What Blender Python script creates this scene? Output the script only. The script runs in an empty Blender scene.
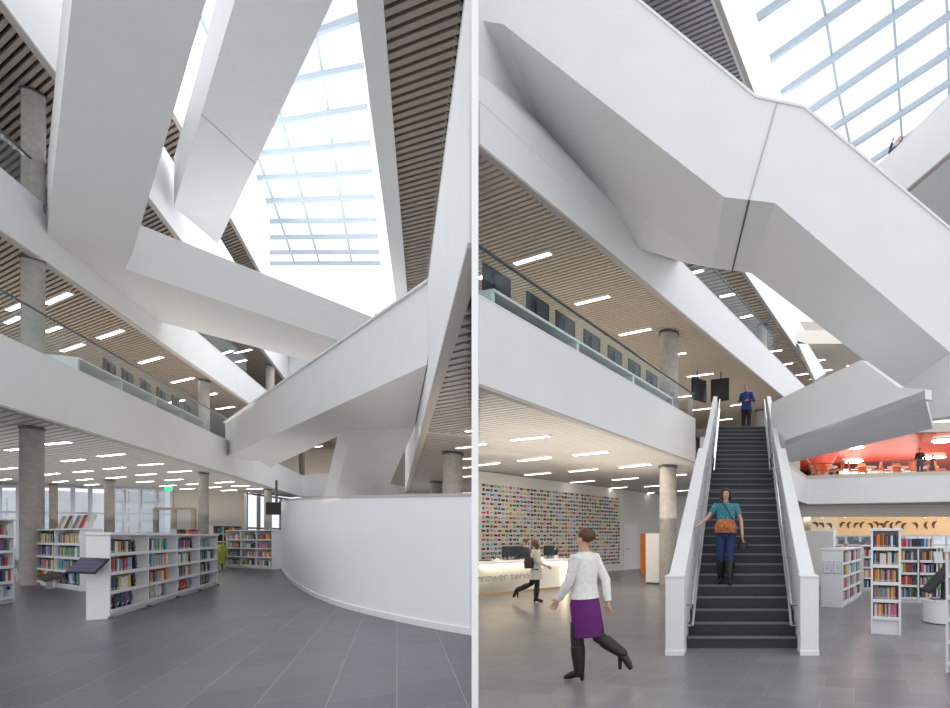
import bpy, bmesh, math, random
from mathutils import Vector, Matrix
random.seed(7)
C = bpy.context.scene.collection
CX, HY, F, EYE = 742.0, 537.0, 500.0, 1.6
V = Vector
# ---------------------------------------------------------------- helpers
def P(x, y, d): return V(((x-CX)/F*d, d, EYE-(y-HY)/F*d))
def on_plane(x, y, a, b, c):
    n = (b-a).cross(c-a); r = P(x, y, 1.0)-P(0,0,0)*0-V((0,0,EYE)); o = V((0,0,EYE))
    return o+r*(n.dot(a-o)/n.dot(r))
def G(x, y, z): return P(x, y, (EYE-z)*F/(y-HY))
def XY(x, d): return V(((x-CX)/F*d, d))
def line_d(px, A, B):
    """depth at which the column px of the view meets the plan line A-B"""
    k = (px-CX)/F
    dx, dy = B[0]-A[0], B[1]-A[1]
    t = (k*A[1]-A[0])/(dx-k*dy)
    return A[1]+t*dy
SIDE = [0]; SIDES = {}
def new_obj(name, me, parent=None):
    o = bpy.data.objects.new(name, me); C.objects.link(o); SIDES[o.name] = SIDE[0]
    if parent is not None: o.parent = parent
    return o
def tag(o, label=None, cat=None, group=None, kind=None):
    if label: o['label'] = label
    if cat: o['category'] = cat
    if group: o['group'] = group
    if kind: o['kind'] = kind
    return o
def empty(name, loc=(0,0,0), rz=0.0, label=None, cat=None, group=None):
    o = new_obj(name, None); o.location = loc; o.rotation_euler = (0,0,rz)
    return tag(o, label, cat, group)
class MB:
    def __init__(s): s.bm = bmesh.new()
    def box(s, x0, x1, y0, y1, z0, z1, M=None, mi=0):
        vs = [s.bm.verts.new(V(c) if M is None else M @ V(c)) for c in
              [(x0,y0,z0),(x1,y0,z0),(x1,y1,z0),(x0,y1,z0),(x0,y0,z1),(x1,y0,z1),(x1,y1,z1),(x0,y1,z1)]]
        for f in [(0,3,2,1),(4,5,6,7),(0,1,5,4),(1,2,6,5),(2,3,7,6),(3,0,4,7)]:
            s.bm.faces.new([vs[i] for i in f]).material_index = mi
        return s
    def hexa(s, b, t, mi=0):
        """prism between two same-length loops"""
        vb = [s.bm.verts.new(V(p)) for p in b]; vt = [s.bm.verts.new(V(p)) for p in t]
        n = len(b)
        s.bm.faces.new(vb[::-1]).material_index = mi; s.bm.faces.new(vt).material_index = mi
        for i in range(n):
            j = (i+1) % n
            s.bm.faces.new([vb[i], vb[j], vt[j], vt[i]]).material_index = mi
        return s
    def prism(s, poly, z0, z1, mi=0):
        return s.hexa([(p[0],p[1],z0) for p in poly], [(p[0],p[1],z1) for p in poly], mi)
    def bar(s, a, b, w, h, mi=0):
        """box beam from a to b, w wide, h high, a and b on its centre line"""
        a, b = V(a), V(b); d = (b-a)
        side = V((-d.y, d.x, 0))
        if side.length < 1e-6: side = V((1,0,0))
        side.normalize(); up = d.normalized().cross(side); up = -up if up.z < 0 else up
        up.normalize(); q = []
        for p in (a, b):
            q.append([p+side*w/2+up*h/2, p-side*w/2+up*h/2, p-side*w/2-up*h/2, p+side*w/2-up*h/2])
        return s.hexa(q[0], q[1], mi)
    def tube(s, pts, rs, n=12, mi=0, flat=1.0):
        pts = [V(p) for p in pts]
        if not isinstance(rs, (list, tuple)): rs = [rs]*len(pts)
        rings = []; prev = None
        for i, p in enumerate(pts):
            d = (pts[min(i+1,len(pts)-1)]-pts[max(i-1,0)]).normalized()
            if prev is None:
                a = V((1,0,0)) if abs(d.x) < .8 else V((0,1,0))
                u = (a-d*a.dot(d)).normalized()
            else: u = (prev-d*prev.dot(d)).normalized()
            prev = u; w = d.cross(u)
            rings.append([s.bm.verts.new(p+(u*math.cos(k*2*math.pi/n)+w*math.sin(k*2*math.pi/n)*flat)*rs[i]) for k in range(n)])
        for a, b in zip(rings, rings[1:]):
            for k in range(n):
                f = s.bm.faces.new([a[k], a[(k+1)%n], b[(k+1)%n], b[k]]); f.material_index = mi; f.smooth = True
        s.bm.faces.new(rings[0][::-1]).material_index = mi; s.bm.faces.new(rings[-1]).material_index = mi
        return s
    def loft(s, rings, n=20, mi=0):
        """rings: (cx,cy,z,rx,ry)"""
        R = []
        for (cx, cy, z, rx, ry) in rings:
            R.append([s.bm.verts.new((cx+rx*math.cos(k*2*math.pi/n), cy+ry*math.sin(k*2*math.pi/n), z)) for k in range(n)])
        for a, b in zip(R, R[1:]):
            for k in range(n):
                f = s.bm.faces.new([a[k], a[(k+1)%n], b[(k+1)%n], b[k]]); f.material_index = mi; f.smooth = True
        s.bm.faces.new(R[0][::-1]).material_index = mi; s.bm.faces.new(R[-1]).material_index = mi
        return s
    def ball(s, c, rx, ry, rz, mi=0, u=14, v=9):
        M = Matrix.Translation(V(c)) @ Matrix.Diagonal((rx, ry, rz, 1))
        r = bmesh.ops.create_uvsphere(s.bm, u_segments=u, v_segments=v, radius=1, matrix=M)
        for vv in r['verts']:
            for f in vv.link_faces: f.smooth = True; f.material_index = mi
        return s
    def face(s, pts, mi=0):
        s.bm.faces.new([s.bm.verts.new(V(p)) for p in pts]).material_index = mi; return s
    def mesh(s, name, mats, recalc=True):
        if recalc: bmesh.ops.recalc_face_normals(s.bm, faces=s.bm.faces)
        me = bpy.data.meshes.new(name); s.bm.to_mesh(me); s.bm.free()
        if hasattr(me, 'set_sharp_from_angle'): me.set_sharp_from_angle(angle=math.radians(38))
        for m in (mats if isinstance(mats, (list, tuple)) else [mats]): me.materials.append(m)
        return me
    def build(s, name, mats, parent=None, bevel=0):
        o = new_obj(name, s.mesh(name, mats), parent)
        if bevel:
            b = o.modifiers.new('bevel', 'BEVEL'); b.width = bevel; b.segments = 2; b.limit_method = 'ANGLE'
        return o
# ---------------------------------------------------------------- materials
MATS = {}
def mat(name, col, rough=.6, noise=0.0, nscale=4.0, emit=None, estr=0, metal=0, bump=0.0, spec=.5):
    if name in MATS: return MATS[name]
    m = bpy.data.materials.new(name); m.use_nodes = True; nt = m.node_tree
    b = nt.nodes['Principled BSDF']
    b.inputs['Base Color'].default_value = (*col, 1); b.inputs['Roughness'].default_value = rough
    b.inputs['Metallic'].default_value = metal; b.inputs['Specular IOR Level'].default_value = spec
    if noise or bump:
        tc = nt.nodes.new('ShaderNodeTexCoord'); n = nt.nodes.new('ShaderNodeTexNoise')
        n.inputs['Scale'].default_value = nscale; n.inputs['Detail'].default_value = 5
        nt.links.new(tc.outputs['Object'], n.inputs['Vector'])
        if noise:
            r = nt.nodes.new('ShaderNodeValToRGB')
            r.color_ramp.elements[0].position = .3; r.color_ramp.elements[1].position = .7
            r.color_ramp.elements[0].color = (*[c*(1-noise) for c in col], 1)
            r.color_ramp.elements[1].color = (*[min(1, c*(1+noise)) for c in col], 1)
            nt.links.new(n.outputs['Fac'], r.inputs['Fac']); nt.links.new(r.outputs['Color'], b.inputs['Base Color'])
        if bump:
            bp = nt.nodes.new('ShaderNodeBump'); bp.inputs['Strength'].default_value = bump; bp.inputs['Distance'].default_value = .02
            nt.links.new(n.outputs['Fac'], bp.inputs['Height']); nt.links.new(bp.outputs['Normal'], b.inputs['Normal'])
    if emit: b.inputs['Emission Color'].default_value = (*emit, 1); b.inputs['Emission Strength'].default_value = estr
    MATS[name] = m; return m
def glass(name, tint, refl=.05):
    m = bpy.data.materials.new(name); m.use_nodes = True; nt = m.node_tree; nt.nodes.clear()
    o = nt.nodes.new('ShaderNodeOutputMaterial'); t = nt.nodes.new('ShaderNodeBsdfTransparent'); g = nt.nodes.new('ShaderNodeBsdfGlossy')
    mx = nt.nodes.new('ShaderNodeMixShader'); lw0 = nt.nodes.new('ShaderNodeLayerWeight'); lw0.inputs['Blend'].default_value = .5
    pw = nt.nodes.new('ShaderNodeMath'); pw.operation = 'POWER'; pw.inputs[1].default_value = 4.0; nt.links.new(lw0.outputs['Facing'], pw.inputs[0])
    lw = nt.nodes.new('ShaderNodeMath'); lw.operation = 'MULTIPLY_ADD'; lw.inputs[1].default_value = .22; lw.inputs[2].default_value = refl*.4; nt.links.new(pw.outputs[0], lw.inputs[0])
    t.inputs['Color'].default_value = (*tint, 1); g.inputs['Roughness'].default_value = .02; g.inputs['Color'].default_value = (.9,.95,1,1)
    nt.links.new(lw.outputs[0], mx.inputs[0]); nt.links.new(t.outputs[0], mx.inputs[1]); nt.links.new(g.outputs[0], mx.inputs[2])
    nt.links.new(mx.outputs[0], o.inputs[0]); return m
def tiles(name, rot, c1, c2, mortar, rough=.32):
    m = bpy.data.materials.new(name); m.use_nodes = True; nt = m.node_tree; b = nt.nodes['Principled BSDF']
    tc = nt.nodes.new('ShaderNodeTexCoord'); mp = nt.nodes.new('ShaderNodeMapping'); mp.inputs['Rotation'].default_value = (0,0,rot)
    br = nt.nodes.new('ShaderNodeTexBrick'); br.inputs['Scale'].default_value = 1
    br.inputs['Brick Width'].default_value = .9; br.inputs['Row Height'].default_value = .45; br.inputs['Mortar Size'].default_value = .004
    br.inputs['Color1'].default_value = (*c1,1); br.inputs['Color2'].default_value = (*c2,1); br.inputs['Mortar'].default_value = (*mortar,1)
    br.offset = .35
    n = nt.nodes.new('ShaderNodeTexNoise'); n.inputs['Scale'].default_value = 3.5; n.inputs['Detail'].default_value = 8
    mx = nt.nodes.new('ShaderNodeMix'); mx.data_type = 'RGBA'; mx.blend_type = 'MULTIPLY'; mx.inputs['Factor'].default_value = .35
    nt.links.new(tc.outputs['Object'], mp.inputs['Vector']); nt.links.new(mp.outputs[0], br.inputs['Vector']); nt.links.new(mp.outputs[0], n.inputs['Vector'])
    r = nt.nodes.new('ShaderNodeValToRGB'); r.color_ramp.elements[0].color = (.6,.6,.6,1); r.color_ramp.elements[0].position = .3; r.color_ramp.elements[1].position = .7
    nt.links.new(n.outputs['Fac'], r.inputs['Fac'])
    nt.links.new(br.outputs['Color'], mx.inputs[6]); nt.links.new(r.outputs['Color'], mx.inputs[7]); nt.links.new(mx.outputs[2], b.inputs['Base Color'])
    b.inputs['Roughness'].default_value = rough
    return m
WHITE = mat('white_plaster', (.84,.84,.84), .7, .015, 1.2)
BRIGHT = mat('white_paint', (.86,.86,.86), .5, .01, 2)
SHELFW = mat('white_lacquer', (.82,.82,.82), .35, .01, 3)
TRIM = mat('beige_edge', (.50,.46,.43), .6, .03, 6)
SLAT = mat('brown_slat', (.36,.30,.255), .5, .08, 9)
SLATR = mat('oak_slat', (.60,.52,.43), .5, .08, 9)
DARK = mat('dark_cavity', (.02,.02,.02), .9, .1, 3)
CONC = mat('concrete', (.40,.37,.34), .75, .13, 7, bump=.2)
BEIGE = mat('beige_wall', (.66,.60,.53), .8, .02, 1)
STEEL = mat('brushed_steel', (.55,.56,.58), .3, .04, 20, metal=.9)
DKSTEEL = mat('dark_steel', (.14,.15,.16), .4, .05, 20, metal=.6)
BLACK = mat('black_plastic', (.015,.016,.018), .5, .1, 20)
SCREEN = mat('screen_glass', (.02,.025,.035), .3, .2, 3)
LAMP = mat('lamp_diffuser', (1,1,1), .4, emit=(1,.97,.92), estr=10)
WARM = mat('warm_strip', (1,.9,.7), .4, emit=(1,.80,.52), estr=7)
MULL = mat('skylight_frame', (.50,.57,.64), .45, .02, 3)
STAIRC = mat('stair_slate', (.035,.038,.042), .55, .12, 14)
NOSE = mat('stair_nosing', (.15,.16,.175), .45, .06, 14)
ORANGE = mat('orange_paint', (.90,.24,.03), .5, .03, 3)
RED = mat('red_gloss', (.85,.16,.10), .25, .05, 2)
GREEN = mat('lime_fabric', (.36,.42,.05), .85, .1, 30)
WOOD = mat('dark_wood', (.07,.035,.016), .5, .25, 12)
GLS = glass('balustrade_glass', (.93,.965,.955)); PANE = glass('window_glass', (.95,.97,1.0))
PALEFLOOR = mat('pale_floor', (.70,.69,.67), .6, .03, 2)
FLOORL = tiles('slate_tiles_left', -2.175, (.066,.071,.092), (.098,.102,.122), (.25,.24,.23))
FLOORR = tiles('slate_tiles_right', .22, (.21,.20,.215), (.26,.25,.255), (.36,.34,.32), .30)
# ---------------------------------------------------------------- structure helpers
def struct(name, mb, m, parent=None):
    o = mb.build(name, m, parent)
    if parent is None: o['kind'] = 'structure'
    return o
def slats(poly, direction, pitch, w, z0, z1):
    """bars along direction clipped to the plan polygon"""
    d = V(direction).normalized(); n = V((-d.y, d.x)); mb = MB()
    pts = [(V(p[:2]).dot(d), V(p[:2]).dot(n)) for p in poly]
    lo, hi = min(p[1] for p in pts), max(p[1] for p in pts); k = lo+pitch/2
    while k < hi:
        xs = []
        for i in range(len(pts)):
            a, b = pts[i], pts[(i+1) % len(pts)]
            if (a[1] <= k) != (b[1] <= k): xs.append(a[0]+(k-a[1])/(b[1]-a[1])*(b[0]-a[0]))
        xs.sort()
        for s0, s1 in zip(xs[::2], xs[1::2]):
            s0 += w*.9; s1 -= w*.9
            if s1-s0 > .1:
                q = [d*s0+n*(k-w/2), d*s1+n*(k-w/2), d*s1+n*(k+w/2), d*s0+n*(k+w/2)]
                mb.prism(q, z0, z1)
        k += pitch
    return mb
def soffit(poly, direction, z, m=None, pitch=.17, thick=.9, w=None):
    """slatted ceiling: bars hung under a dark void, slab above"""
    mb = slats(poly, direction, pitch, w or pitch*.55, z+.03, z+.15)
    o = struct('ceiling', mb, m or SLAT)
    MB().prism(poly, z+.26, z+.32).build('ceiling_void', DARK, o); MB().prism(poly, z+.32, z+thick).build('floor_slab', PALEFLOOR, o)
    return o
def band(A, B, z0, z1, t=.12, name='wall_left', m=None, inward=1, zb0=None, zb1=None):
    """vertical parapet standing on the plan line A-B, thickness away from the atrium"""
    A, B = V(A[:2]), V(B[:2]); d = (B-A).normalized(); n = V((-d.y, d.x))*inward*t; A = A-n/t*.05; B = B-n/t*.05
    mb = MB(); zb0 = z0 if zb0 is None else zb0; zb1 = z1 if zb1 is None else zb1
    mb.hexa([(A.x,A.y,z0),(B.x,B.y,zb0),(B.x+n.x,B.y+n.y,zb0),(A.x+n.x,A.y+n.y,z0)],
            [(A.x,A.y,z1),(B.x,B.y,zb1),(B.x+n.x,B.y+n.y,zb1),(A.x+n.x,A.y+n.y,z1)])
    o = struct(name, mb, m or WHITE)
    e = MB(); nn = n.normalized()*.15
    a0 = A-n*.008/t; b0 = B-n*.008/t
    e.prism([a0, b0, B+nn, A+nn], z0-.03, z0+.02); e.build('edge_trim', TRIM, o)
    c = MB(); c.prism([a0, b0, B+n*1.1, A+n*1.1], z1, z1+.025) if zb1 == z1 else None
    if zb1 == z1: c.build('coping', BRIGHT, o)
    return o
def ext(A, B, a, b):
    A, B = V(A[:2]), V(B[:2]); d = (B-A).normalized(); return A-d*a, B+d*b
def balustrade(A, B, z0, z1, label, off=.1, pitch=1.6, inward=1):
    A, B = V(A[:2]), V(B[:2]); d = (B-A); L = d.length; d.normalize(); n = V((-d.y, d.x))*inward*off
    r = empty('glass_balustrade', (A.x, A.y, z0), 0, label, 'balustrade'); k = max(1, round(L/pitch)); o3 = V((A.x, A.y, z0))
    def p(s, z): q = A+d*s+n; return V((q.x, q.y, z))-o3
    for i in range(k):
        s0, s1 = L*i/k+.012, L*(i+1)/k-.012
        q = [p(s0,z0-.05), p(s1,z0-.05), p(s1,z1), p(s0,z1)]; nn = V((n.x,n.y,0)).normalized()*.012
        MB().hexa(q, [v+nn for v in q]).build('glass_panel', GLS, r)
    MB().tube([p(0,z1+.02), p(L,z1+.02)], .028, 8).build('handrail', DKSTEEL, r)
    return r
LAMPS = {}
def lamp(x1, y1, x2, y2, z, where, grp, w=.14):
    a, b = G(x1, y1, z), G(x2, y2, z)
    c = (a+b)/2; d = (b-a); L = d.length; w *= .62
    r = empty('ceiling_light', (c.x, c.y, z), math.atan2(d.y, d.x), 'x', 'ceiling light', grp); LAMPS.setdefault((where, grp), []).append(r)
    MB().box(-L/2, L/2, -w/2, w/2, -.02, .02).build('diffuser', LAMP, r)
    f = MB(); t = .03
    for q in [(-L/2-t,L/2+t,-w/2-t,-w/2), (-L/2-t,L/2+t,w/2,w/2+t), (-L/2-t,-L/2,-w/2,w/2), (L/2,L/2+t,-w/2,w/2)]: f.box(*q, -.015, .05)
    f.build('frame', BRIGHT, r)
    return r
def column(px, d, wpx, z0, z1, label):
    c = XY(px, d); th = math.atan2(abs(c.x), c.y); R = wpx*d/F*math.cos(th)/2
    r = empty('concrete_column', (c.x, c.y, z0), 0, label, 'column')
    n = 40
    MB().tube([(0,0,0),(0,0,z1-z0)], R, n).build('shaft', CONC, r)
    MB().tube([(0,0,z1-z0-.06),(0,0,z1-z0)], R*1.1, n).build('collar', DKSTEEL, r)
    return r
def sticks(poly_px, z, h, extra=None):
    pass
def solid(name, low, high, m, label, cat):
    """a thing made of one or more facets of underside raised by their own heights"""
    o = empty(name, low, 0, label, cat); return o

# ================================================================ THE PARTITION BETWEEN THE TWO HALLS
def along(px, d, off):
    c = XY(px, d); dr = c.normalized(); n = V((-dr.y, dr.x)); return c+n*off
t = .0225
mb = MB(); mb.prism([along(475.0,3.75,-t), along(475.0,3.75,t), along(475.0,58,t), along(475.0,58,-t)], -.05, 27)
struct('wall_center', mb, mat('partition_white', (.97,.97,.97), .6, .004, 2))
SIDE[0] = 0
# ================================================================ FLOORS
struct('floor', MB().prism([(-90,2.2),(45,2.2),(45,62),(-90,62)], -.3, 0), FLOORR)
struct('floor', MB().prism([(-90,-40),(45,-40),(45,2.2),(-90,2.2)], -.3, 0), mat('pale_bounce_floor', (.42,.41,.40), .6, .05, 2))  # unseen floor behind the camera, made pale to bounce light onto soffits
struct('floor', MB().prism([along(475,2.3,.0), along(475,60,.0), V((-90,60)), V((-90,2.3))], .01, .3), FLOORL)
ZL = .3
SIDE[0] = -1
# ================================================================ LEFT HALL, left galleries
Z1, Z2, Z3, Z4, Z5 = 4.55, 9.1, 13.6, 17.8, 23.0
SD = (-2.46, 1)        # slat direction
def edge(p1, p2, z): return G(*p1, z).xy, G(*p2, z).xy
E1 = edge((0,406), (302,497), Z1); E2 = edge((0,232), (249,404), Z2); E3 = edge((0,2), (286,381), Z3); E4 = edge((171,110), (253,260), Z4)
E1x = ext(*E1, 4.5, 0); E2x = ext(*E2, 3, 9); E3x = ext(*E3, 3, 2); E4x = ext(*E4, 5, 4)
def gal(e, back=43, left=-66): return [e[0], e[1], V((e[1].x-.5, max(back, e[1].y+.5))), V((left, max(back, e[1].y+.5))), V((left, e[0].y))]
soffit([E1x[0], E1x[1], XY(290,37.9), XY(246,33.3), XY(172,31.3), XY(-60,27.3), V((-60,E1x[0].y))], SD, Z1, mat('grey_slat', (.70,.67,.65), .5, .04, 9), thick=1.35, pitch=.2, w=.15)
soffit(gal(E2x), SD, Z2, mat('tan_slat', (.42,.35,.29), .5, .06, 9), thick=1.3, pitch=.12, w=.068)
soffit(gal(E3x), SD, Z3, SLAT, thick=1.3, pitch=.15)
soffit(gal(E4x), SD, Z4, SLAT, thick=1.2, pitch=.18)
T1 = 6.13; T2 = 10.62; T3 = 15.3
band(*E1x, Z1, T1); band(*E2x, Z2, T2); band(*E3x, Z3, 16.2); band(*E4x, Z4, Z5)
balustrade(*ext(*E1, 2, -12.3), T1, 7.22, 'long glass balustrade in front of the desks on the lower left gallery')
balustrade(*ext(*E2, 1.5, 0), T2, 11.7, 'glass balustrade on the second left gallery beside the leaning staircase')
# parapet crossing at the end of the first gallery
b0 = E1x[1]; b1 = XY(345, b0.y-1.5)
band(b0, b1, Z1, T1, name='wall_back')
soffit([b0, b1, V((b1.x, b1.y+16)), V((b0.x-14, b0.y+16))], SD, Z1, mat('grey_slat', (0,0,0)), thick=1.3, pitch=.3)
soffit([V((b0.x-2, b0.y+1)), V((b1.x+3, b1.y+1)), V((b1.x+3, b1.y+14)), V((b0.x-2, b0.y+14))], SD, Z2, SLATR, thick=1.0, pitch=.3)
# lamps
LG = 'linear lamps in the ground floor ceiling of the left hall'
for s in [(6.8,450,20,448.5),(45,444,69,441.7),(63,461,83,459),(99,456,123,453.6),(1,469,15.6,467.5),(74.6,472,91.5,470.5),
          (105,469,124.5,467),(139.6,465,161.5,463.3),(1,479.7,10,478.6),(45,474.6,58.7,473),(54,482,67,480.7),(78,480,91.5,478.7),
          (107.5,478,124.5,476.6),(137.5,475,155,473.5),(85.5,485,98,484),(137.5,482,152.7,481),(169.6,472,190,470.5),(165.6,480,182,479),
          (160.5,486,175,485),(216,482.6,233,481.3),(187.6,484.3,199.4,483.3),(181,489,194,488.4),(232.6,486,248.5,485.4),
          (221.5,490.4,236,489.8),(247.5,489,262,488.4),(235,493,248.5,492.5),(208.6,487.4,220,486.7),(210,493.8,224,493.4),(247,495.2,259.4,494.5)]:
    lamp(*s, Z1, 'the grey ceiling over the left bookcases', LG, .2)
for s in [(46,303.6,70,293),(6.5,323,20,316.6),(8,310,22.5,304),(99,338,122.5,330),(62,351,83,344),(46,331.5,60,326.7),(140,363,162,356.7),
          (172,382.5,193,377.8),(216.6,409,234,406.5),(167,403,184,400),(210.6,394.7,216,393)]:
    lamp(*s, Z2, 'the tan slatted ceiling above the left desk gallery', 'linear lamps above the left desk gallery', .17)
for s in [(221.8,353.7,232.4,350.6),(234.8,353,251,349.4),(236,362,246,360)]:
    lamp(*s, Z3, 'the slatted ceiling of the second left gallery', 'linear lamps above the second left gallery', .2)
for s in [(316,447,322,446),(306,459,315,458),(282,462,292,461)]:
    lamp(*s, Z2, 'the far ceiling seen under the crossing bridge', 'linear lamps at the far end of the left hall', .25)
# columns
column(32,13.5,26,ZL,Z1,'stout concrete column beside the two-bay bookcase on the left')
column(33,13.5,25.5,5.9,Z2,'concrete column behind the glass at the left end of the desk gallery')
column(33.5,13.5,25.5,10.4,Z3,'concrete column on the upper left gallery, highest of all columns')
column(53.5,28,9,ZL,Z1,'slim far column just right of the stout column')
column(109.5,26,11,ZL,Z1,'tan column before the glass wall behind the front bookcase')
column(203.5,23,11,ZL,Z1,'column rising behind the right end of the front bookcase')
column(268,31,8,ZL,Z1,'thin far column right of the beige wall')
column(204,24,12,5.9,Z2,'column at the far right end of the desk gallery')
column(270,35,9,10.4,Z3,'small column on the second gallery above the crossing bridge')
column(302,41,6,5.9,Z2,'tiny far column seen under the crossing bridge')
column(453,17.6,20,ZL,Z1,'column behind the curved white wall near the right slatted ceiling')
column(436,26.8,12,ZL,Z1,'shorter far column behind the curved white wall')
# back walls of the left hall
bw = [XY(-60,27), XY(172,31), XY(246,33), XY(300,40), XY(474,43)]
def wall(a, b, z0, z1, m, name, t=.2):
    d = (b-a).normalized(); n = V((-d.y, d.x))*t
    return struct(name, MB().prism([a, b, b+n, a+n], z0, z1), m)
wall(bw[1], bw[2], ZL, Z1, BEIGE, 'wall_back')
wall(bw[3], bw[4], ZL, Z1, BEIGE, 'wall_back')
wall(XY(-60,43.5), XY(474,43.5), 5.9, 17.8, BEIGE, 'wall_back')
wnum = [0]
def window_wall(a, b, z0, z1, nx, zs, m=STEEL, fw=.12):
    wnum[0] += 1
    d = b-a; L = d.length; rz = math.atan2(d.y, d.x)
    r = new_obj('window_%d' % wnum[0], None); r.location = (a.x, a.y, 0); r.rotation_euler = (0,0,rz); r['kind'] = 'structure'
    f = MB()
    for i in range(nx+1): f.box(L*i/nx-fw/2, L*i/nx+fw/2, -.08, .08, z0, z1)
    for z in [z0+fw/2, z1-fw/2]+zs: f.box(0, L, -.07, .07, z-fw/2, z+fw/2)
    f.build('window_frame', m, r)
    MB().box(0, L, -.01, .01, z0, z1).build('window_pane', PANE, r)
    return r
window_wall(bw[0], bw[1], ZL, Z1, 13, [3.0], STEEL, fw=.11)
window_wall(bw[2], bw[3], ZL, Z1, 5, [2.2])
# city outside the windows
def building(px, d, w, h, m, label, nx, nz):
    c = XY(px, d); r = empty('office_building', (c.x, c.y, 0), 0, label, 'building')
    MB().box(-w/2, w/2, 0, 8, 0, h).build('wall', m, r)
    for i in range(nx):
        for j in range(nz):
            x = -w/2+w*(i+.5)/nx; z = 1+(h-1.5)*(j+.5)/nz
            MB().box(x-w/nx*.3, x+w/nx*.3, -.06, 0, z-h/nz*.28, z+h/nz*.28).build('window', mat('far_glass', (.62,.66,.70), .3, .1, 1), r)
PALE = mat('pale_stone', (.75,.75,.74), .8, .05, 1); BRICK = mat('pale_brick', (.62,.52,.45), .8, .1, 2)
building(12, 58, 11, 7, PALE, 'pale office building outside the window, farthest left', 4, 2)
building(80, 70, 12, 6, BRICK, 'tan building outside the window between the two far columns', 3, 2)
building(135, 58, 7, 8, PALE, 'pale building outside the window right of the tan column', 2, 3)
# inner vestibule door frame
dd = XY(156,29.5)
r = empty('entrance_vestibule', (dd.x, dd.y, ZL), .35, 'framed glass vestibule before the far glass wall', 'vestibule')
f = MB()
for x in (0,.8,1.7): f.box(x-.08, x+.08, -.1, .1, 0, 3.0)
f.box(0,1.7,-.1,.1,2.9,3.05)
f.build('door_frame', mat('tan_metal', (.42,.36,.30), .5, .05, 5), r)
MB().box(0,1.7,-.01,.01,0,2.9).build('glass_leaf', PANE, r)
e = P(168.5, 489, 28.5); rr = empty('exit_sign', (e.x,e.y,e.z), .3, 'small green exit sign hanging by the far glass wall', 'sign')
MB().box(-.16,.16,-.03,.03,-.1,.1).build('sign_plate', mat('exit_green', (.02,.5,.2), .4, emit=(.05,.8,.35), estr=1.2), rr)
MB().box(-.01,.01,-.01,.01,.1,Z1-e.z).build('hanger', DKSTEEL, rr)
# ================================================================ LEFT HALL, right galleries
R1 = edge((474.0,246), (406,493), Z1)
fr = XY(474.5, R1[1].y)
soffit([R1[0], XY(474.6, R1[0].y+.1), fr, R1[1]], (-2.18,1.0), Z1, mat('grey_brown_slat', (.50,.45,.42), .5, .06, 9), thick=1.3, pitch=.2, w=.14)
bpts = MB()
o = band(*R1, Z1, 7.25, name='wall_right', t=.12, inward=-1)
Z5R = 13.6
sr = [G(370,0,Z5R).xy, G(398,262,Z5R).xy, G(432,262,Z5R).xy, G(473.5,1,Z5R).xy]
sr[0], sr[1] = ext(sr[0], sr[1], 3, 6); sr[3], sr[2] = ext(sr[3], sr[2], .0, 6)
sr[3] = XY(474.5, sr[3].y-1.2)
soffit(sr, (-3.2,1), Z5R, SLAT, thick=1.2, pitch=.2, w=.12)
# splayed reveal from the slab edge up to the skylight
a0, a1 = sr[0], sr[1]; s0, s1 = ext(*edge((360,0),(381,265),Z5-.3), 3, 1)
br = MB().bar((a0.x,a0.y,Z5R+.05),(a1.x,a1.y,Z5R+.05),.5,.25); struct('trim_2', br, WHITE)
q = [V((a0.x,a0.y,Z5R)), V((a1.x,a1.y,Z5R)), V((s1.x,s1.y,Z5-.3)), V((s0.x,s0.y,Z5-.3))]
mb = MB(); mb.hexa(q, [v+V((-.05,0,.25)) for v in q]); struct('wall_right', mb, WHITE)
mb = MB().prism([V((a1.x-1.6,a1.y)), V((a1.x+5.5,a1.y)), V((a1.x+3.5,a1.y+14)), V((a1.x-4,a1.y+14))], Z5R, Z5R+.8); struct('ceiling', mb, WHITE)
for s in [(368,310.2,377,308.6),(389,304.5,395,303.6)]: lamp(*s, Z5R, 'the pale soffit under the skylight end', 'linear lamps near the left skylight', .2)
for s in [(457,448,472,446.3),(466,431,472,430.5),(462,458.8,472,458),(463,467.5,472,466.8),(463,476.5,472,476)]:
    lamp(*s, Z1, 'the slatted ceiling right of the curved wall', 'linear lamps at the right of the left hall', .14)
wall(XY(284,39), XY(386,39), 12, 19.6, BRIGHT, 'wall_back')
# skylight of the left hall
def skylight(n, beams, rails, z, quad, bh=.26):
    r = new_obj('window_%d' % n, None); r['kind'] = 'structure'; r.location = (0,0,0)
    for (x1,y1,x2,y2) in beams:
        a, b = G(x1,y1,z), G(x2,y2,z); a, b = ext(a, b, 4, .3)
        MB().bar((a.x,a.y,z+bh/2), (b.x,b.y,z+bh/2), .13, bh).build('skylight_beam', MULL, r)
    for pts in rails:
        q = [G(x,y,z) for x,y in pts]; f = MB()
        for a, b in zip(q, q[1:]): f.bar((a.x,a.y,z+bh+.05), (b.x,b.y,z+bh+.05), .09, .10)
        f.build('glazing_bar', MULL, r)
    q = [V((*p, z+bh+.15)) for p in quad]; MB().hexa(q, [v+V((0,0,.03)) for v in q]).build('skylight_pane', PANE, r)
LB = [(319.8,33.9,361.5,18.6),(294,83,366,69),(275.8,124.7,368,110),(260.5,156,370.7,145.8),(262,180,372,174.6),(270,203,374,199),(279,223,375.8,222),
      (282.5,239,377,238),(288,254,379,253.5),(293,265,381,264.5),(335,-30,358,-40)]
skylight(10, LB, [[(308,-30),(316,37),(328,115),(332,146),(347,240),(351.6,265.5)], [(255,10),(279,115),(291,156),(311,237),(319,265)], [(190,0),(240,115),(268,190),(294,265)]], Z5,
         [XY(150,20), XY(360,18), XY(381,38), XY(280,38)])
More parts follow.
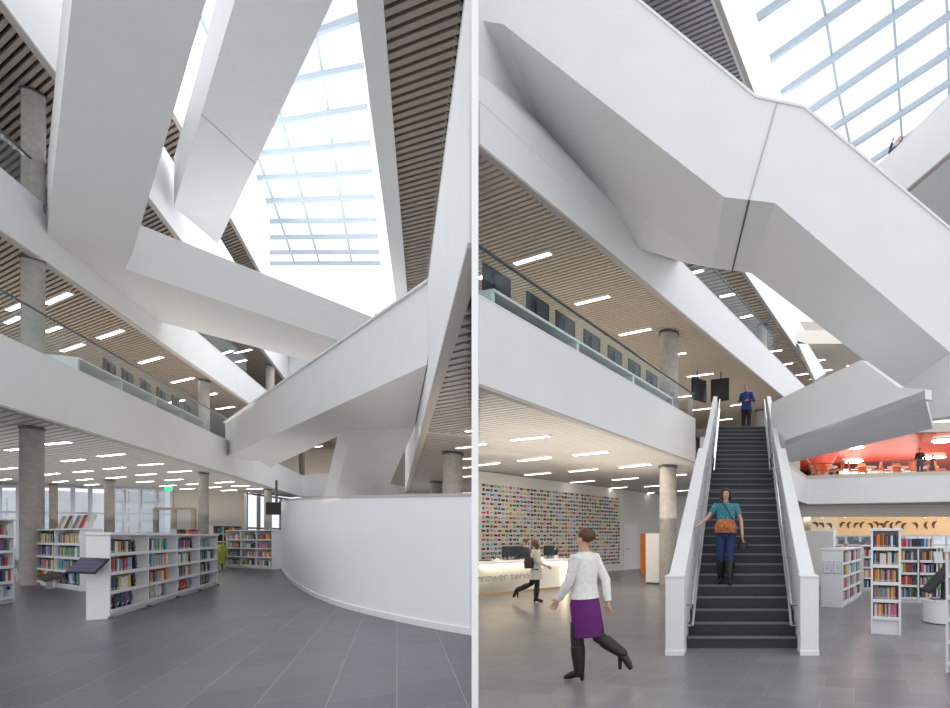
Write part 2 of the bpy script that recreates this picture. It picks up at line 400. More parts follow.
# raised side lights on the left edge of the skylight
ws = MB()
for k in range(9):
    x, y = 240+6.2*k, 120+17*k
    p = G(x, y, Z5); ws.bar((p.x-.1,p.y,Z5-1.6), (p.x+.1,p.y,Z5+.5), .14, .2)
# ================================================================ LEFT HALL, staircases crossing the void
def facets(name, faces, label, h, m=WHITE, parts=None):
    """name: thing; faces: list of quads of (x,y,d) image-measured underside corners -> world; h: side height"""
    root = empty(name, P(*faces[0][0]), 0, label, 'staircase'); o = root.location.copy()
    for i, f in enumerate(faces):
        b = [P(*p)-o for p in f]; hh = h[i] if isinstance(h, (list,tuple)) else h
        MB().hexa(b, [v+V((0,0,hh)) for v in b]).build('enclosed_flight' if parts is None else parts[i], m, root)
    return root
def z_at(x, y, z): return (x, y, (EYE-z)*F/(y-HY))
zz = 9.87
A, B, Cc, D = z_at(47,236,zz), z_at(133,252,zz), (206,0,10), (72,0,10)
def extend_up(p, q, k):          # continue the edge p->q beyond q by fraction k
    a, b = P(*p), P(*q); c = b+(b-a)*k; return c
root = empty('leaning_staircase', P(*A), 0, 'widest white staircase, falling from the top left onto the second left gallery', 'staircase'); o = root.location.copy()
Dp = on_plane(72, 0, P(*A), P(*B), P(*Cc)); b = [P(*A)-o, P(*B)-o, P(*B).lerp(P(*Cc),1.4)-o, P(*A).lerp(Dp,1.4)-o]
MB().hexa(b, [v+V((0,0,1.9)) for v in b]).build('enclosed_flight', WHITE, root)
lo = [P(*A)-o, P(*B)-o, P(*z_at(125,269,zz))-o, P(*z_at(400,361,zz))-o, P(*z_at(380,380,zz))-o, P(*z_at(160,322,zz))-o]
MB().hexa(lo, [v+V((0,0,1.55)) for v in lo]).build('landing_bridge', WHITE, root)
p0, p1, p2 = P(*z_at(174,207,14.2)), P(*z_at(218,244,14.2)), P(333,0,14.5); p3 = on_plane(235,0,p0,p1,p2); r2 = [p0, p1, p1.lerp(p2,1.4), p0.lerp(p3,1.4)]
root = empty('leaning_staircase', r2[0], 0, 'narrower white staircase leaning beside the skylight in the left hall', 'staircase'); o = root.location.copy()
b = [v-o for v in r2]; MB().hexa(b, [v+V((0,0,1.9)) for v in b]).build('enclosed_flight', WHITE, root)
def lerp(a, b, t): return a+(b-a)*t
dn = V((0,0,-.004)); j0 = lerp(b[0], b[3], .38); j1 = lerp(b[1], b[2], .30)
MB().bar(j0+dn, j1+dn, .03, .02).build('panel_joint', TRIM, root)
root = empty('crossing_bridge', P(424,366,11.3), 0, 'long white enclosed bridge crossing low over the left hall', 'bridge'); o = root.location.copy()
zz = 5.42
pts = [(226,457),(427,364.5),(414,428),(352,429.5),(271,467),(259,461)]
dn = [z_at(x,y,zz) for x,y in pts]; b = [P(*p)-o for p in dn]
tops = [P(225,423,dn[0][2])-o, P(432,280,dn[1][2])-o]+[v+V((0,0,1.75)) for v in b[2:]]
tops[1] = V((b[1].x+.12, b[1].y, tops[1].z))
MB().hexa(b, tops).build('bridge_body', WHITE, root)
c0, c1 = tops[0], tops[1]; MB().bar(c0+V((0,0,.02)), c1+V((0,0,.02)), .12, .05).build('coping', BRIGHT, root)
# flight running down from the bridge behind the curved wall
root = empty('support_flight', P(352,429.5,17.7), 0, 'grey-undersided flight descending below the crossing bridge behind the curved wall', 'staircase'); o = root.location.copy()
a = [P(352,430,17.7)-o, P(414,429,17.5)-o]; e = [P(334.5,499,21)-o, P(383,499,21)-o]
e = [a[i]+(e[i]-a[i])*2.3 for i in (0,1)]
b = [a[0], a[1], e[1], e[0]]; sh = V((-.45,.1,.45))
MB().hexa(b, [v+sh for v in b]).build('enclosed_flight', WHITE, root)
# ================================================================ CURVED WALL
root = empty('curved_wall', (0,0,0), 0, 'curved white wall of the round enclosure on the slate floor', 'wall')
cp = [(300,546,18,-1),(281,563,24,0)]
pts = [(473.3,635.2,496),(440,629.5,496.5),(400,621.5,497),(360,612,497.5),(330,603,498),(308,593,499),(294,583.5,500),(285,574,501),(281.3,566.5,502),(281.5,561,503)]
base = [G(x,y,ZL) for x,y,_ in pts]; top = [P(x,yt,g.y) for (x,_,yt), g in zip(pts, base)]
# smooth the plan curve
def cat(ps, n=6):
    out = []
    for i in range(len(ps)-1):
        p0, p1, p2, p3 = ps[max(i-1,0)], ps[i], ps[i+1], ps[min(i+2,len(ps)-1)]
        for k in range(n):
            t = k/n
            out.append(.5*((2*p1)+(-p0+p2)*t+(2*p0-5*p1+4*p2-p3)*t*t+(-p0+3*p1-3*p2+p3)*t**3))
    out.append(ps[-1]); return out
B_, T_ = cat(base), cat(top)
def shell(B_, T_, off, m, name, parent):
    mb = MB(); n = len(B_); ring = []
    for i in range(n):
        d = (B_[min(i+1,n-1)]-B_[max(i-1,0)]).xy.normalized(); nn = V((d.y, -d.x, 0))*off
        ring.append([mb.bm.verts.new(v) for v in (B_[i], T_[i], T_[i]+nn, B_[i]+nn)])
    for a, b in zip(ring, ring[1:]):
        for k in range(4):
            f = mb.bm.faces.new([a[k], a[(k+1)%4], b[(k+1)%4], b[k]]); f.smooth = k in (0, 2)
    mb.bm.faces.new(ring[0]); mb.bm.faces.new(ring[-1][::-1])
    return mb.build(name, m, parent)
shell(B_, T_, .18, BRIGHT, 'wall_shell', root)
def lift(L, z): return [v+V((0,0,z)) for v in L]
shell(B_, [V((v.x,v.y,ZL+.09)) for v in B_], -.02, SHELFW, 'skirting', root)
shell(lift(T_,0), lift(T_,.04), -.015, TRIM, 'coping', root)
# ================================================================ BOOKS AND BOOKCASES
PAL = [('red',(.50,.03,.03)),('black',(.02,.02,.022)),('navy',(.03,.05,.16)),('grey',(.25,.25,.26)),('white',(.72,.72,.70)),('yellow',(.75,.52,.05)),
       ('brown',(.16,.08,.04)),('teal',(.04,.28,.32)),('green',(.06,.22,.07)),('orange',(.75,.22,.03)),('cream',(.60,.52,.38)),('purple',(.16,.05,.20)),('azure',(.20,.40,.60)),('pink',(.62,.18,.28))]
PAGES = mat('book_pages', (.72,.68,.58), .9, .05, 40)
BOOKME = []
for nm, c in PAL:
    mb = MB(); n = 5                # unit book: x thickness 0..1, y depth 0(spine)..1, z 0..1
    mb.box(0,.12,.03,1,0,1); mb.box(.88,1,.03,1,0,1); mb.box(.12,.88,.06,.97,.02,.98,mi=1)
    arc = [(.5-.5*math.cos(math.pi*k/n), .04-.04*math.sin(math.pi*k/n)) for k in range(n+1)]
    mb.prism([V(a) for a in arc]+[V((1,.07)),V((0,.07))], 0, 1)
    mb.box(.3,.7,-.008,.0,.10,.20,mi=2)
    BOOKME.append(mb.mesh('book', [mat('cover_'+nm.replace(' ','_'), c, .45, .08, 25), PAGES, mat('spine_label', (.75,.72,.66), .6, .1, 30)]))
STUFF = MB(); STUFFM = [mat('cover_'+nm.replace(' ','_'), c) for nm, c in PAL]
nbook = [0]
def place_book(M, x, y, z, t, dp, h, tilt, ci, label, grp, individual):
    L = Matrix.Translation((x,y,z)) @ Matrix.Rotation(tilt, 4, 'Y')
    if individual and nbook[0] < 300:
        o = new_obj('book', BOOKME[ci]); o.matrix_world = M @ L @ Matrix.Diagonal((t,dp,h,1)); nbook[0] += 1
        tag(o, label, 'book', grp)
    else:
        STUFF.box(0,t,0,dp,0,h, M @ L, ci)
ROWN = ['bottom','second from bottom','third from bottom','fourth from bottom','fifth from bottom','topmost','highest']
def bookcase(A, B, depth, h, bays, rows, label, key, grp, z0=ZL, thick=.055, individual=False, fill=.82, plinth=.12, weights=None, both=False, bh=.75, bd=.2, lean=True, nmax=99, bottomlean=False):
    """A, B: plan ends of the front edge, seen left to right; the case runs back from it"""
    d = B-A; L = d.length; rz = math.atan2(d.y, d.x)
    r = empty('bookcase', (A.x, A.y, z0), rz, label, 'bookcase'); M = Matrix.Translation((A.x,A.y,z0)) @ Matrix.Rotation(rz,4,'Z')
    e = .035
    for x in [0]+[L*i/bays for i in range(1,bays)]+[L]:
        x0 = min(max(x-e/2,0),L-e); MB().box(x0,x0+e,0,depth,0,h).build('side_panel', SHELFW, r, .004)
    MB().box(-.02,L+.02,-.02,depth,h,h+.04).build('top_panel', SHELFW, r, .005)
    MB().box(e,L-e,.04,depth-.02,.0,plinth).build('plinth', SHELFW, r)
    MB().box(e,L-e,depth-.03,depth-.01,plinth,h).build('back_panel', SHELFW, r)
    rh = (h-plinth)/rows
    for b in range(bays):
        for k in range(rows):
            zb = plinth+k*rh; x0 = L*b/bays+e; x1 = L*(b+1)/bays-e
            MB().box(x0,x1,.0,depth-.03,zb-.02 if k else zb-.02,zb+.005).build('shelf', SHELFW, r)
            MB().box(x0,x1,-.015,.0,zb-.035,zb+.02).build('shelf_lip', SHELFW, r)
            x = x0+.02; lim = x0+(x1-x0)*fill*random.uniform(.85,1.08); cnt = 0
            ci0 = random.randrange(len(PAL))
            if bottomlean and k == 0: x = x0+.1
            while x < lim and cnt < nmax:
                t = thick*random.uniform(.7,1.35); hh = rh*bh*random.uniform(.82,1.06)
                if bottomlean and k == 0: t *= 1.7
                ci = random.choice(weights or [0,0,1,1,2,2,3,3,4,4,5,6,6,7,8,9,10,10,11,12,13,1,3,4,2])
                if random.random() < (.08 if z0 == 0 else .3): ci = ci0
                last = x+t*1.2 >= lim
                tilt = 0
                if bottomlean and k == 0: tilt = -.45
                elif last and lean: tilt = -.32
                lab = '%s book, number %d from left, shelf %d from bottom, %s bay, %s' % (PAL[ci][0], cnt+1, k+1, ['first','second','third','fourth','fifth'][b], key)
                place_book(M, x+(.14 if tilt == -.32 and True else 0), .03+random.uniform(0,.02), zb+.006+(math.sin(-tilt)*0), t, bd, min(hh, rh*.9/ (1.06 if tilt else 1)), -tilt*-1 if False else -tilt*-1, ci, lab, grp, individual)
                x += t*1.04+(.02 if tilt else 0); cnt += 1
    return r, M, L
nA, nB = G(110,619,ZL).xy, G(217.5,585.5,ZL).xy
# end panel width from the picture: left corner at (88,616)
front, MF, LF = bookcase(nA, nB, .24, 1.33, 4, 4, 'long white four-bay bookcase in front with a tablet on its end', 'the front bookcase', 'books in the front bookcase', thick=.105, individual=True, fill=.72, bd=.17, bottomlean=True)
for x in (.0,.25,.5,.75,1.0): MB().box(LF*x-.02 if x else -.01, LF*x+.02 if x<1 else LF+.01, -.03, .02, -.0, .04).build('foot', DKSTEEL, front)
SIDE[0] = 1
def quad_case(px0, y0, px1, y1, **k): return None
tw = [XY(881,8.35), XY(900.5,8.05)]
tl = XY(870.5,8.75)
towA, towB = XY(870.8,8.25), XY(900.8,8.1)
root, MT, LT = bookcase(towA, towB, .34, 1.70, 1, 5, 'free-standing white display tower filled with bright books', 'the white display tower', 'books in the white display tower',
    z0=0, thick=.030, individual=True, fill=1.0, plinth=.28, bh=.80, bd=.16, lean=False, weights=[0,1,2,4,5,7,9,9,12,4,10,13,6], nmax=17)
SIDE[0] = -1
gA, gB = G(32.5,584.5,ZL).xy, G(80,591.5,ZL).xy
bk2, M2, L2 = bookcase(gA, gB, .34, 1.47, 2, 4, 'white two-bay bookcase between the stout column and the front bookcase', 'the two-bay bookcase', 'books in the two-bay bookcase', thick=.09, individual=True, fill=.85, bottomlean=True, bd=.25)
hA, hB = G(-40,611,ZL).xy, G(14.5,602.5,ZL).xy
bookcase(hA, hB, .5, 1.62, 2, 5, 'bookcase cut by the left edge of the hall', 'the leftmost bookcase', 'books in the leftmost bookcase', thick=.08, fill=1, weights=[0,0,1,1,3,4,6,2])
iA, iB = G(226,567,ZL).xy, G(272,569.5,ZL).xy
bookcase(iA, iB, .5, 1.55, 3, 4, 'white three-bay bookcase standing behind the green armchair', 'the three-bay case', 'books far', thick=.13, fill=.85, bh=.6)
bookcase(XY(176,29), XY(199,30), .5, 1.75, 2, 4, 'far low bookcase before the beige wall, left of the round column', 'far', 'books far', thick=.3, fill=.9, weights=[1,3,6,9,10])
bookcase(XY(213,29), XY(243,31), .5, 1.95, 3, 4, 'far low bookcase before the beige wall, right of the round column', 'far', 'books far', thick=.25, fill=.9, weights=[1,3,6,7,10])
bookcase(XY(97,19), XY(130,20), .5, 1.45, 3, 4, 'white bookcase showing just its top behind the front bookcase, left half', 'far', 'books far', thick=.2)
bookcase(XY(133,20), XY(168,21.5), .5, 1.45, 3, 4, 'white bookcase showing just its top behind the front bookcase, right half', 'far', 'books far', thick=.2)
# right hall cases
SIDE[0] = 1
sA = [G(843,608,0).xy, G(861,597,0).xy]
case3, M3, L3 = bookcase(sA[0], sA[1], .5, 1.30, 3, 4, 'white bookcase with two paper notices on its end panel', 'c', 'g', z0=0, thick=.12, fill=.7)
bookcase(XY(862.5,14.5), XY(875,14.5), .4, 1.32, 1, 4, 'narrow white bookcase between the noticed bookcase and the display tower', 'c', 'g', z0=0, thick=.04, fill=1)
bookcase(XY(899,12.2), XY(938,12.0), .45, 1.32, 2, 4, 'white wall bookcase behind the display tower', 'c', 'g', z0=0, thick=.035, fill=.95)
bookcase(XY(940,12.0), XY(985,11.8), .45, 1.32, 2, 4, 'white wall bookcase behind the black kiosk screen', 'c', 'g', z0=0, thick=.035, fill=.95)
bookcase(XY(945.5,5.9), XY(990,5.5), .3, 1.42, 1, 5, 'bookcase cut by the right edge of the hall', 'c', 'g', z0=0, thick=.04, fill=1)
# face-out books on tops
def faceout(M, x, y, z, w, h, ci, label, grp):
    o = new_obj('display_book', BOOKME[ci]); nbook[0] += 1
    o.matrix_world = M @ Matrix.Translation((x,y,z)) @ Matrix.Rotation(math.radians(-16),4,'X') @ Matrix.Rotation(math.radians(90),4,'Z') @ Matrix.Diagonal((.035,-w,h,1))
    tag(o, label, 'book', grp)
for i, (fx, ci) in enumerate([(.18,10),(.33,6),(.50,3),(.63,0),(.78,4)]):
    faceout(M2, L2*fx+.3, .2, 1.515, .3, .36, ci, '%s book standing face-out on top of the two-bay bookcase' % PAL[ci][0], 'books displayed on the two-bay bookcase')
for i in range(9):                                       # row of books lying on the wall case
    place_book(Matrix.Translation((XY(903,12.25).x,12.3,1.36)), i*.09, 0, 0, .05, .18, .2, 0, random.randrange(14), '', '', False)
faceout(Matrix.Translation((XY(913,12).x, 11.95, .33)), .35, 0, .03, .3, .3, 8, 'bright green book shown face-out low in the wall bookcase', 'face-out books in the wall bookcase')
faceout(Matrix.Translation((XY(919,12).x, 11.95, .96)), .35, 0, .02, .22, .28, 4, 'white book shown face-out in the wall bookcase', 'face-out books in the wall bookcase')
SIDE[0] = 0
so = new_obj('books', STUFF.mesh('books', STUFFM, False)); tag(so, 'small book spines packed on the outer and distant bookcases', 'books', None, 'stuff')
SIDE[0] = 1
# notices on the end panel of the case on the right
for k, ux in enumerate((.03,.27)):
    Mn = M3 @ Matrix.Translation((-.006, .5-ux-.2, 1.05-.28))
    o = new_obj('notice', MB().box(-.004,0,0,.19,0,.27).mesh('notice', [mat('paper', (.80,.80,.80), .7, .02, 10)])); o.matrix_world = Mn
    tag(o, ['left of the two paper notices on the end of a white bookcase','right of the two paper notices on the end of a white bookcase'][1-k], 'notice')
    f = MB()
    for q in [(0,.19,0,.012),(0,.19,.258,.27),(0,.012,0,.27),(.178,.19,0,.27)]: f.box(-.008,-.004,q[0],q[1],q[2],q[3])
    f.build('notice_frame', STEEL, o)
    g = MB()
    for j in range(5): g.box(-.006,-.0045,.04,.15-.02*(j%2),.20-.03*j,.207-.03*j)
    g.build('text_lines', mat('grey_ink', (.35,.35,.35), .7, .1, 10), o)
SIDE[0] = -1
# tablet on the end of the front bookcase
Mt = MF @ Matrix.Translation((-.01,.12,.98)) @ Matrix.Rotation(-.35,4,'Z') @ Matrix.Diagonal((.56,.5,.8,1))
tb = new_obj('catalogue_tablet', None); tb.matrix_world = Mt @ Matrix.Rotation(math.radians(-38),4,'Y')
tag(tb, 'dark tilted catalogue screen bracketed to the end of the front bookcase', 'screen')
MB().box(-.56,-.04,-.30,.34,-.02,.02).build('casing', BLACK, tb, .01)
m = bpy.data.materials.new('tablet_display'); m.use_nodes = True; nt = m.node_tree; bs = nt.nodes['Principled BSDF']
tc = nt.nodes.new('ShaderNodeTexCoord'); wv = nt.nodes.new('ShaderNodeTexWave'); wv.bands_direction = 'X'; wv.inputs['Scale'].default_value = 2.2; wv.inputs['Distortion'].default_value = .6
rp = nt.nodes.new('ShaderNodeValToRGB'); rp.color_ramp.elements[0].color = (.012,.01,.05,1); rp.color_ramp.elements[1].color = (.035,.02,.07,1); rp.color_ramp.elements[0].position = .5
nt.links.new(tc.outputs['Object'], wv.inputs['Vector']); nt.links.new(wv.outputs['Fac'], rp.inputs['Fac']); nt.links.new(rp.outputs['Color'], bs.inputs['Base Color']); bs.inputs['Roughness'].default_value = .2
nt.links.new(rp.outputs['Color'], bs.inputs['Emission Color']); bs.inputs['Emission Strength'].default_value = .2
MB().box(-.53,-.07,-.27,.31,.02,.026).build('display', m, tb)
MB().tube([(-.25,.02,-.02),(-.08,.02,-.22),(0,.02,-.1)], [.03,.035,.03], 8).build('bracket', BLACK, tb)
# small note on the two-bay case end
Mq = M2 @ Matrix.Translation((L2+.004, .05, .98)); o = new_obj('notice', MB().box(0,.006,.1,.4,0,.38).mesh('notice', [MATS['paper']])); o.matrix_world = Mq
tag(o, 'paper notice fixed to the end of the two-bay bookcase', 'notice')
MB().box(.006,.008,.14,.36,.05,.33).build('text_lines', MATS['grey_ink'] if False else mat('pale_print', (.6,.6,.6), .7, .15, 30), o)
# open book on the two-bay case's foot shelf
p = G(38,589,ZL); r = empty('pamphlet_rack', (p.x,p.y,ZL+.28), -.5, 'dark tilted pamphlet rack at the foot of the two-bay bookcase', 'rack')
MB().hexa([(0,0,0),(.75,0,-.08),(.75,.3,.0),(0,.3,.08)], [(0,-.02,.06),(.75,-.02,-.02),(.75,.28,.08),(0,.28,.15)]).build('tray', mat('olive', (.08,.075,.05), .5, .1, 8), r)
MB().box(.1,.16,.1,.2,-.28,.02).build('post', STEEL, r)
# green armchair
p = G(203,569,ZL); r = empty('armchair', (p.x,p.y,ZL), -.5, 'lime green armchair partly hidden behind the front bookcase', 'armchair')
MB().box(-.65,.55,-.3,.45,.18,.5).build('seat', GREEN, r, .04); MB().box(-.65,.55,.35,.55,.4,.98).build('backrest', GREEN, r, .04)
MB().box(.42,.6,-.3,.5,.18,.72).build('armrest', GREEN, r, .04); MB().box(-.7,-.55,-.3,.5,.18,.72).build('armrest', GREEN, r, .04)
for x in (-.6,.5):
    for y in (-.22,.42): MB().tube([(x,y,0),(x,y,.2)], [.02,.03], 8).build('leg', BLACK, r)
# hanging television, left hall
p = P(276.5,509,26); r = empty('television', p, .2, 'black television hanging above the curved white wall', 'television')
MB().box(-.45,.3,-.05,.05,-.3,.35).build('screen', BLACK, r, .02); MB().box(-.04,.04,-.03,.03,.3,Z1-p.z).build('mount', DKSTEEL, r)

# ================================================================ RIGHT HALL
SIDE[0] = 1
Y1, Y2, Y3, Y4, Y5 = 3.9, 8.4, 13.0, 17.0, 21.0
DR = (-1400/F, 1)
Q1 = edge((478,386), (694,463), Y1); Q2 = edge((478,146), (782,396), Y2); Q3 = edge((755,289), (816,378), Y3); Q5 = edge((718,0), (755,98), Y5-4)
Q1 = (XY(476.5, Q1[0].y-.05), Q1[1])
def galR(e, yb, l=476): return [e[0], e[1], V((e[1].x, yb)), XY(l, yb), XY(l, e[0].y)]
LDIR = G(515,263.6,Y2)-G(550,253,Y2); LDIR = LDIR.xy
Q1b = ext(*Q1, 0, 4.0)
poly1 = [Q1[0], Q1[1], V((Q1[1].x+.3, 30)), XY(476, 30), XY(476, Q1[0].y)]
soffit(poly1, LDIR, Y1, mat('taupe_slat', (.66,.62,.58), .5, .04, 9), thick=1.0, pitch=.13, w=.095)
soffit(galR(Q2, 34), LDIR, Y2, SLATR, thick=.72, pitch=.12, w=.074)
E = ext(*Q3, 14, 4)
soffit([E[0], E[1], V((E[1].x, 46)), V((-17, 46)), V((E[0].x-8, E[0].y))], LDIR, Y3, SLATR, thick=1.2, pitch=.3)
band(*Q1, Y1, 5.24, name='wall_left')
Q2m = XY(640, line_d(640, *Q2)); band(Q2[0], Q2m, Y2, 9.15, name='wall_left'); band(Q2m, ext(*Q2, 0, 7)[1], Y2, 9.9, name='wall_left'); band(*E, Y3, 14.9, name='wall_left')
balustrade(Q1[0], ext(*Q1, 0, .2)[1], 5.24, 6.08, 'glass balustrade in front of the monitors, ending at the staircase', inward=1)
balustrade(*ext(*Q2, -8, -1), 9.9, 10.95, 'glass balustrade on the upper gallery seen beneath the great staircase')
# level two floor behind stair head
s = 5.0
hA = V((Q1[1].x, Q1[1].y)); 
struct('floor', MB().prism([XY(700,15.7), XY(790,15.7), V((3,32)), V((-12,32)), XY(640,17)], 4.75, 5.0), FLOORR)
struct('ceiling', MB().prism([XY(700,15.72), XY(790,15.72), V((3,32)), XY(690,32)], Y1, 4.74), WHITE)
wall(XY(480,33.5), XY(800,33.5), 5.0, Y2, mat('warm_wall', (.72,.63,.50), .8, .02, 1), 'wall_back')
wall(V((-17,45)), V((9,45)), 9.7, 21, BEIGE, 'wall_back')
RG = 'linear lamps in the ceiling over the service desk'
for q in [(512,439.8,548.7,435.8),(479,444.7,484.7,443),(479,465,498.6,462.7),(518.7,460.7,549,457.6),(525.4,474.7,550,472.6),(573.7,455,607,451.8),
          (569.6,471.4,597,468.8),(570.6,482.3,593.8,480.5),(620,467.3,650.5,464.2),(612.6,479.8,637.8,477.7),(605.5,488.4,626.6,486.9),(634,493.7,654,492.5),
          (644.6,486.4,659.4,485.4),(677,475,686,474),(677.7,490.7,689,490)]:
    lamp(*q, Y1, 'the ceiling above the hall of the service desk', RG, .13)
for q in [(479,277.8,487.5,275),(515,263.6,550,253),(576,304,609,296),(619.8,334.8,650.6,328.6),(677,354,685.6,352.6),(687.4,376.6,713,373.3),
          (678,397,692.4,395.3),(693,410,711,408),(720,419.8,732,418.5),(730.6,405.5,741,404)]:
    lamp(*q, Y2, 'the slatted ceiling above the row of monitors', 'linear lamps above the monitors in the right hall', .15)
for q in [(691,273,703,270),(720,296.7,734.4,293.6),(740.6,317.6,752.4,315),(771,351.4,781.6,350),(784,364.5,792.5,363),(796,375,808,373.5)]:
    lamp(*q, Y3, 'the ceiling behind glass under the great staircase', 'linear lamps on the upper gallery of the right hall', .25)
column(668,16.3,17,0,Y1,'concrete column standing left of the grand stair')
column(669,16.7,18.5,5.0,Y2,'concrete column behind the glass above the grand stair')
column(760.5,27,11,5.0,Y2,'column behind the walker at the stair head')
column(762,27,10,9.7,Y3,'column behind the upper glass under the great staircase')
# region beyond: upper room right of Q3 with lamps
c4 = [XY(770,30), XY(880,30), XY(880,52), XY(770,52)]
struct('ceiling', MB().prism(c4, 13.2, 14.0), BEIGE)
for q in [(812,361,825,359.5),(818,371,832,369.5),(847,366,857,364.8),(808,377,817,376.2)]: lamp(*q, 13.2, 'the pale far ceiling above the lower white parapet', 'linear lamps in the far upper room', .3)
wall(XY(775,52), XY(885,52), 5, 13.2, BRIGHT, 'wall_back')
# far slanting blades
root = empty('far_stair_side', P(805,344,30), 0, 'slim white blade slanting before the far upper ceiling', 'staircase'); o = root.location.copy()
b = [P(797,341,30)-o, P(808,344,30)-o, P(826,373,30)-o, P(815,380,30)-o]; MB().hexa(b, [v+V((0,.6,0)) for v in b]).build('side_wall', BRIGHT, root)
# ---------------- the service desk wall
W0, W1 = XY(476.5,17.3), XY(660,27)
wall(W0, W1, 0, Y1, mat('cream_wall', (.80,.77,.71), .8, .01, 1), 'wall_back')
wall(W1, XY(700,29), 0, Y1, MATS['cream_wall'], 'wall_back')
wd = (W1-W0).normalized(); wn = V((wd.y,-wd.x)); WL = (W1-W0).length
Mw = Matrix.Translation((W0.x,W0.y,0)) @ Matrix.Rotation(math.atan2(wd.y,wd.x),4,'Z')
end_s = (XY(620.5, line_d(620.5, W0, W1))-W0).length
ncol, nrow = 46, 20; pit = (end_s-.25)/ncol
DKC = [('black',(.03,.03,.03)),('dark brown',(.08,.04,.03)),('dark grey',(.10,.11,.11)),('dark green',(.03,.10,.07))]
BRC = [('red',(.65,.06,.05)),('orange',(.85,.25,.05)),('yellow',(.85,.70,.10)),('teal',(.03,.35,.36)),('blue',(.12,.22,.55)),('pink',(.80,.35,.38)),('lilac',(.45,.36,.60)),
       ('grey',(.40,.40,.40)),('pale green',(.45,.60,.42)),('brown',(.25,.13,.07)),('pale blue',(.45,.58,.72)),('peach',(.85,.55,.40))]
CM = {}
for nm, c in DKC+BRC:
    CM[nm] = MB().box(-.5,.5,-.03,0,-.5,.5).mesh('painting', [mat('card_'+nm.replace(' ','_'), c, .6, .35, 14)])
rest = MB(); names = [n for n,_ in DKC+BRC]; cnt = 0
PLACES = ['at the top','in the upper part','at middle height','in the lower part','just above desk height']
for i in range(ncol):
    for j in range(nrow):
        s = .18+pit*(i+.5)+random.uniform(-.01,.01); z = 3.42-.16*j+random.uniform(-.008,.008)
        if z < .2: continue
        land = (i+j) % 2 == 0
        nm = random.choice(DKC)[0] if (land and random.random() < .55) or random.random() < .08 else random.choice(BRC)[0]
        w, h = (pit*.82, .07) if land else (pit*.42, .108)
        M = Mw @ Matrix.Translation((s, -.004, z)) @ Matrix.Diagonal((w, .8, h, 1))
        if cnt < 300 and z > .85:
            o = new_obj('painting', CM[nm]); o.matrix_world = M; cnt += 1
            tag(o, '%s %s miniature painting, row %d from top, column %d from the left, desk wall' % (nm, 'wide' if land else 'upright', j+1, i+1), 'painting', 'miniature paintings on the wall behind the service desk')
        else: rest.box(-.5,.5,-.03,0,-.5,.5, M, names.index(nm))
o = new_obj('paintings', rest.mesh('paintings', [mat('card_'+n.replace(' ','_'), (0,0,0)) for n in names], False))
tag(o, 'hundreds of tiny coloured paintings on the farther wall behind the desk', 'paintings', None, 'stuff')
# door in the desk wall and the orange opening
def on_wall(px, z): d = line_d(px, W0, W1); c = XY(px, d); return c
a, b = on_wall(624,0), on_wall(636.5,0)
dr = new_obj('door_1', MB().prism([a+wn*.03, b+wn*.03, b, a], .0, 2.25).mesh('door_1', [BRIGHT])); dr['kind'] = 'structure'
q = a+(b-a)*.12+wn*.05; MB().box(q.x-.02,q.x+.16,q.y-.06,q.y,1.0,1.04).build('door_handle', STEEL, dr)
f = MB(); 
for k in (0,1):
    c = (a,b)[k]; f.prism([c+wn*.05-wd*.05, c+wn*.05+wd*.05, c+wd*.05, c-wd*.05], 0, 2.3)
f.build('door_frame', BRIGHT, dr)
a, b = XY(640.4,22.5), XY(646,22.6)
dr = new_obj('door_2', MB().prism([a, b, b+V((0,.1)), a+V((0,.1))], 0, 1.75).mesh('door_2', [ORANGE])); dr['kind'] = 'structure'
a, b = XY(645.6,16.9), XY(659.3,16.7)
r = empty('partition_panel', (a.x,a.y,0), math.atan2((b-a).y,(b-a).x), 'short white partition panel beside the orange door', 'partition')
MB().box(0,(b-a).length,0,.35,.07,1.72).build('panel', SHELFW, r, .01); MB().box(.02,(b-a).length-.02,.03,.33,0,.07).build('plinth', DKSTEEL, r)
# ---------------- service desk
da, db = XY(477.3,13.25), XY(573.5,15.75)
dl = (db-da).length; rz = math.atan2((db-da).y,(db-da).x)
desk = empty('service_desk', (da.x,da.y,0), rz, 'long white service desk with a warm glowing strip and grey lettering', 'desk')
MB().box(0.05,dl-.05,.10,.95,.0,.07).build('plinth', mat('brass_plinth', (.40,.32,.18), .4, .05, 8), desk)
MB().box(0.02,dl-.30,.12,.9,.07,.80).build('front_panel', mat('desk_white', (.90,.88,.84), .45, .01, 3), desk)
MB().box(dl-.22,dl,.0,1.0,.07,.86).build('end_panel', BRIGHT, desk, .01)
MB().box(0,dl,-.12,1.0,.86,.93).build('worktop', BRIGHT, desk, .01)
MB().box(.1,dl-.3,.04,.10,.81,.85).build('light_strip', WARM, desk)
MB().box(dl-.29,dl-.25,.04,.10,.12,.82).build('light_strip', WARM, desk)
cu = bpy.data.curves.new('lettering', 'FONT'); cu.body = 'rrower services'; cu.size = .30; cu.extrude = .004
to = bpy.data.objects.new('tmp', cu); C.objects.link(to); bpy.context.view_layer.update()
me = bpy.data.meshes.new_from_object(to.evaluated_get(bpy.context.evaluated_depsgraph_get())); bpy.data.objects.remove(to)
me.materials.clear(); me.materials.append(mat('grey_lettering', (.42,.37,.34), .5, .03, 5))
lt = new_obj('lettering', me, desk); lt.rotation_euler = (math.pi/2,0,0); lt.location = (.03,.112,.40)
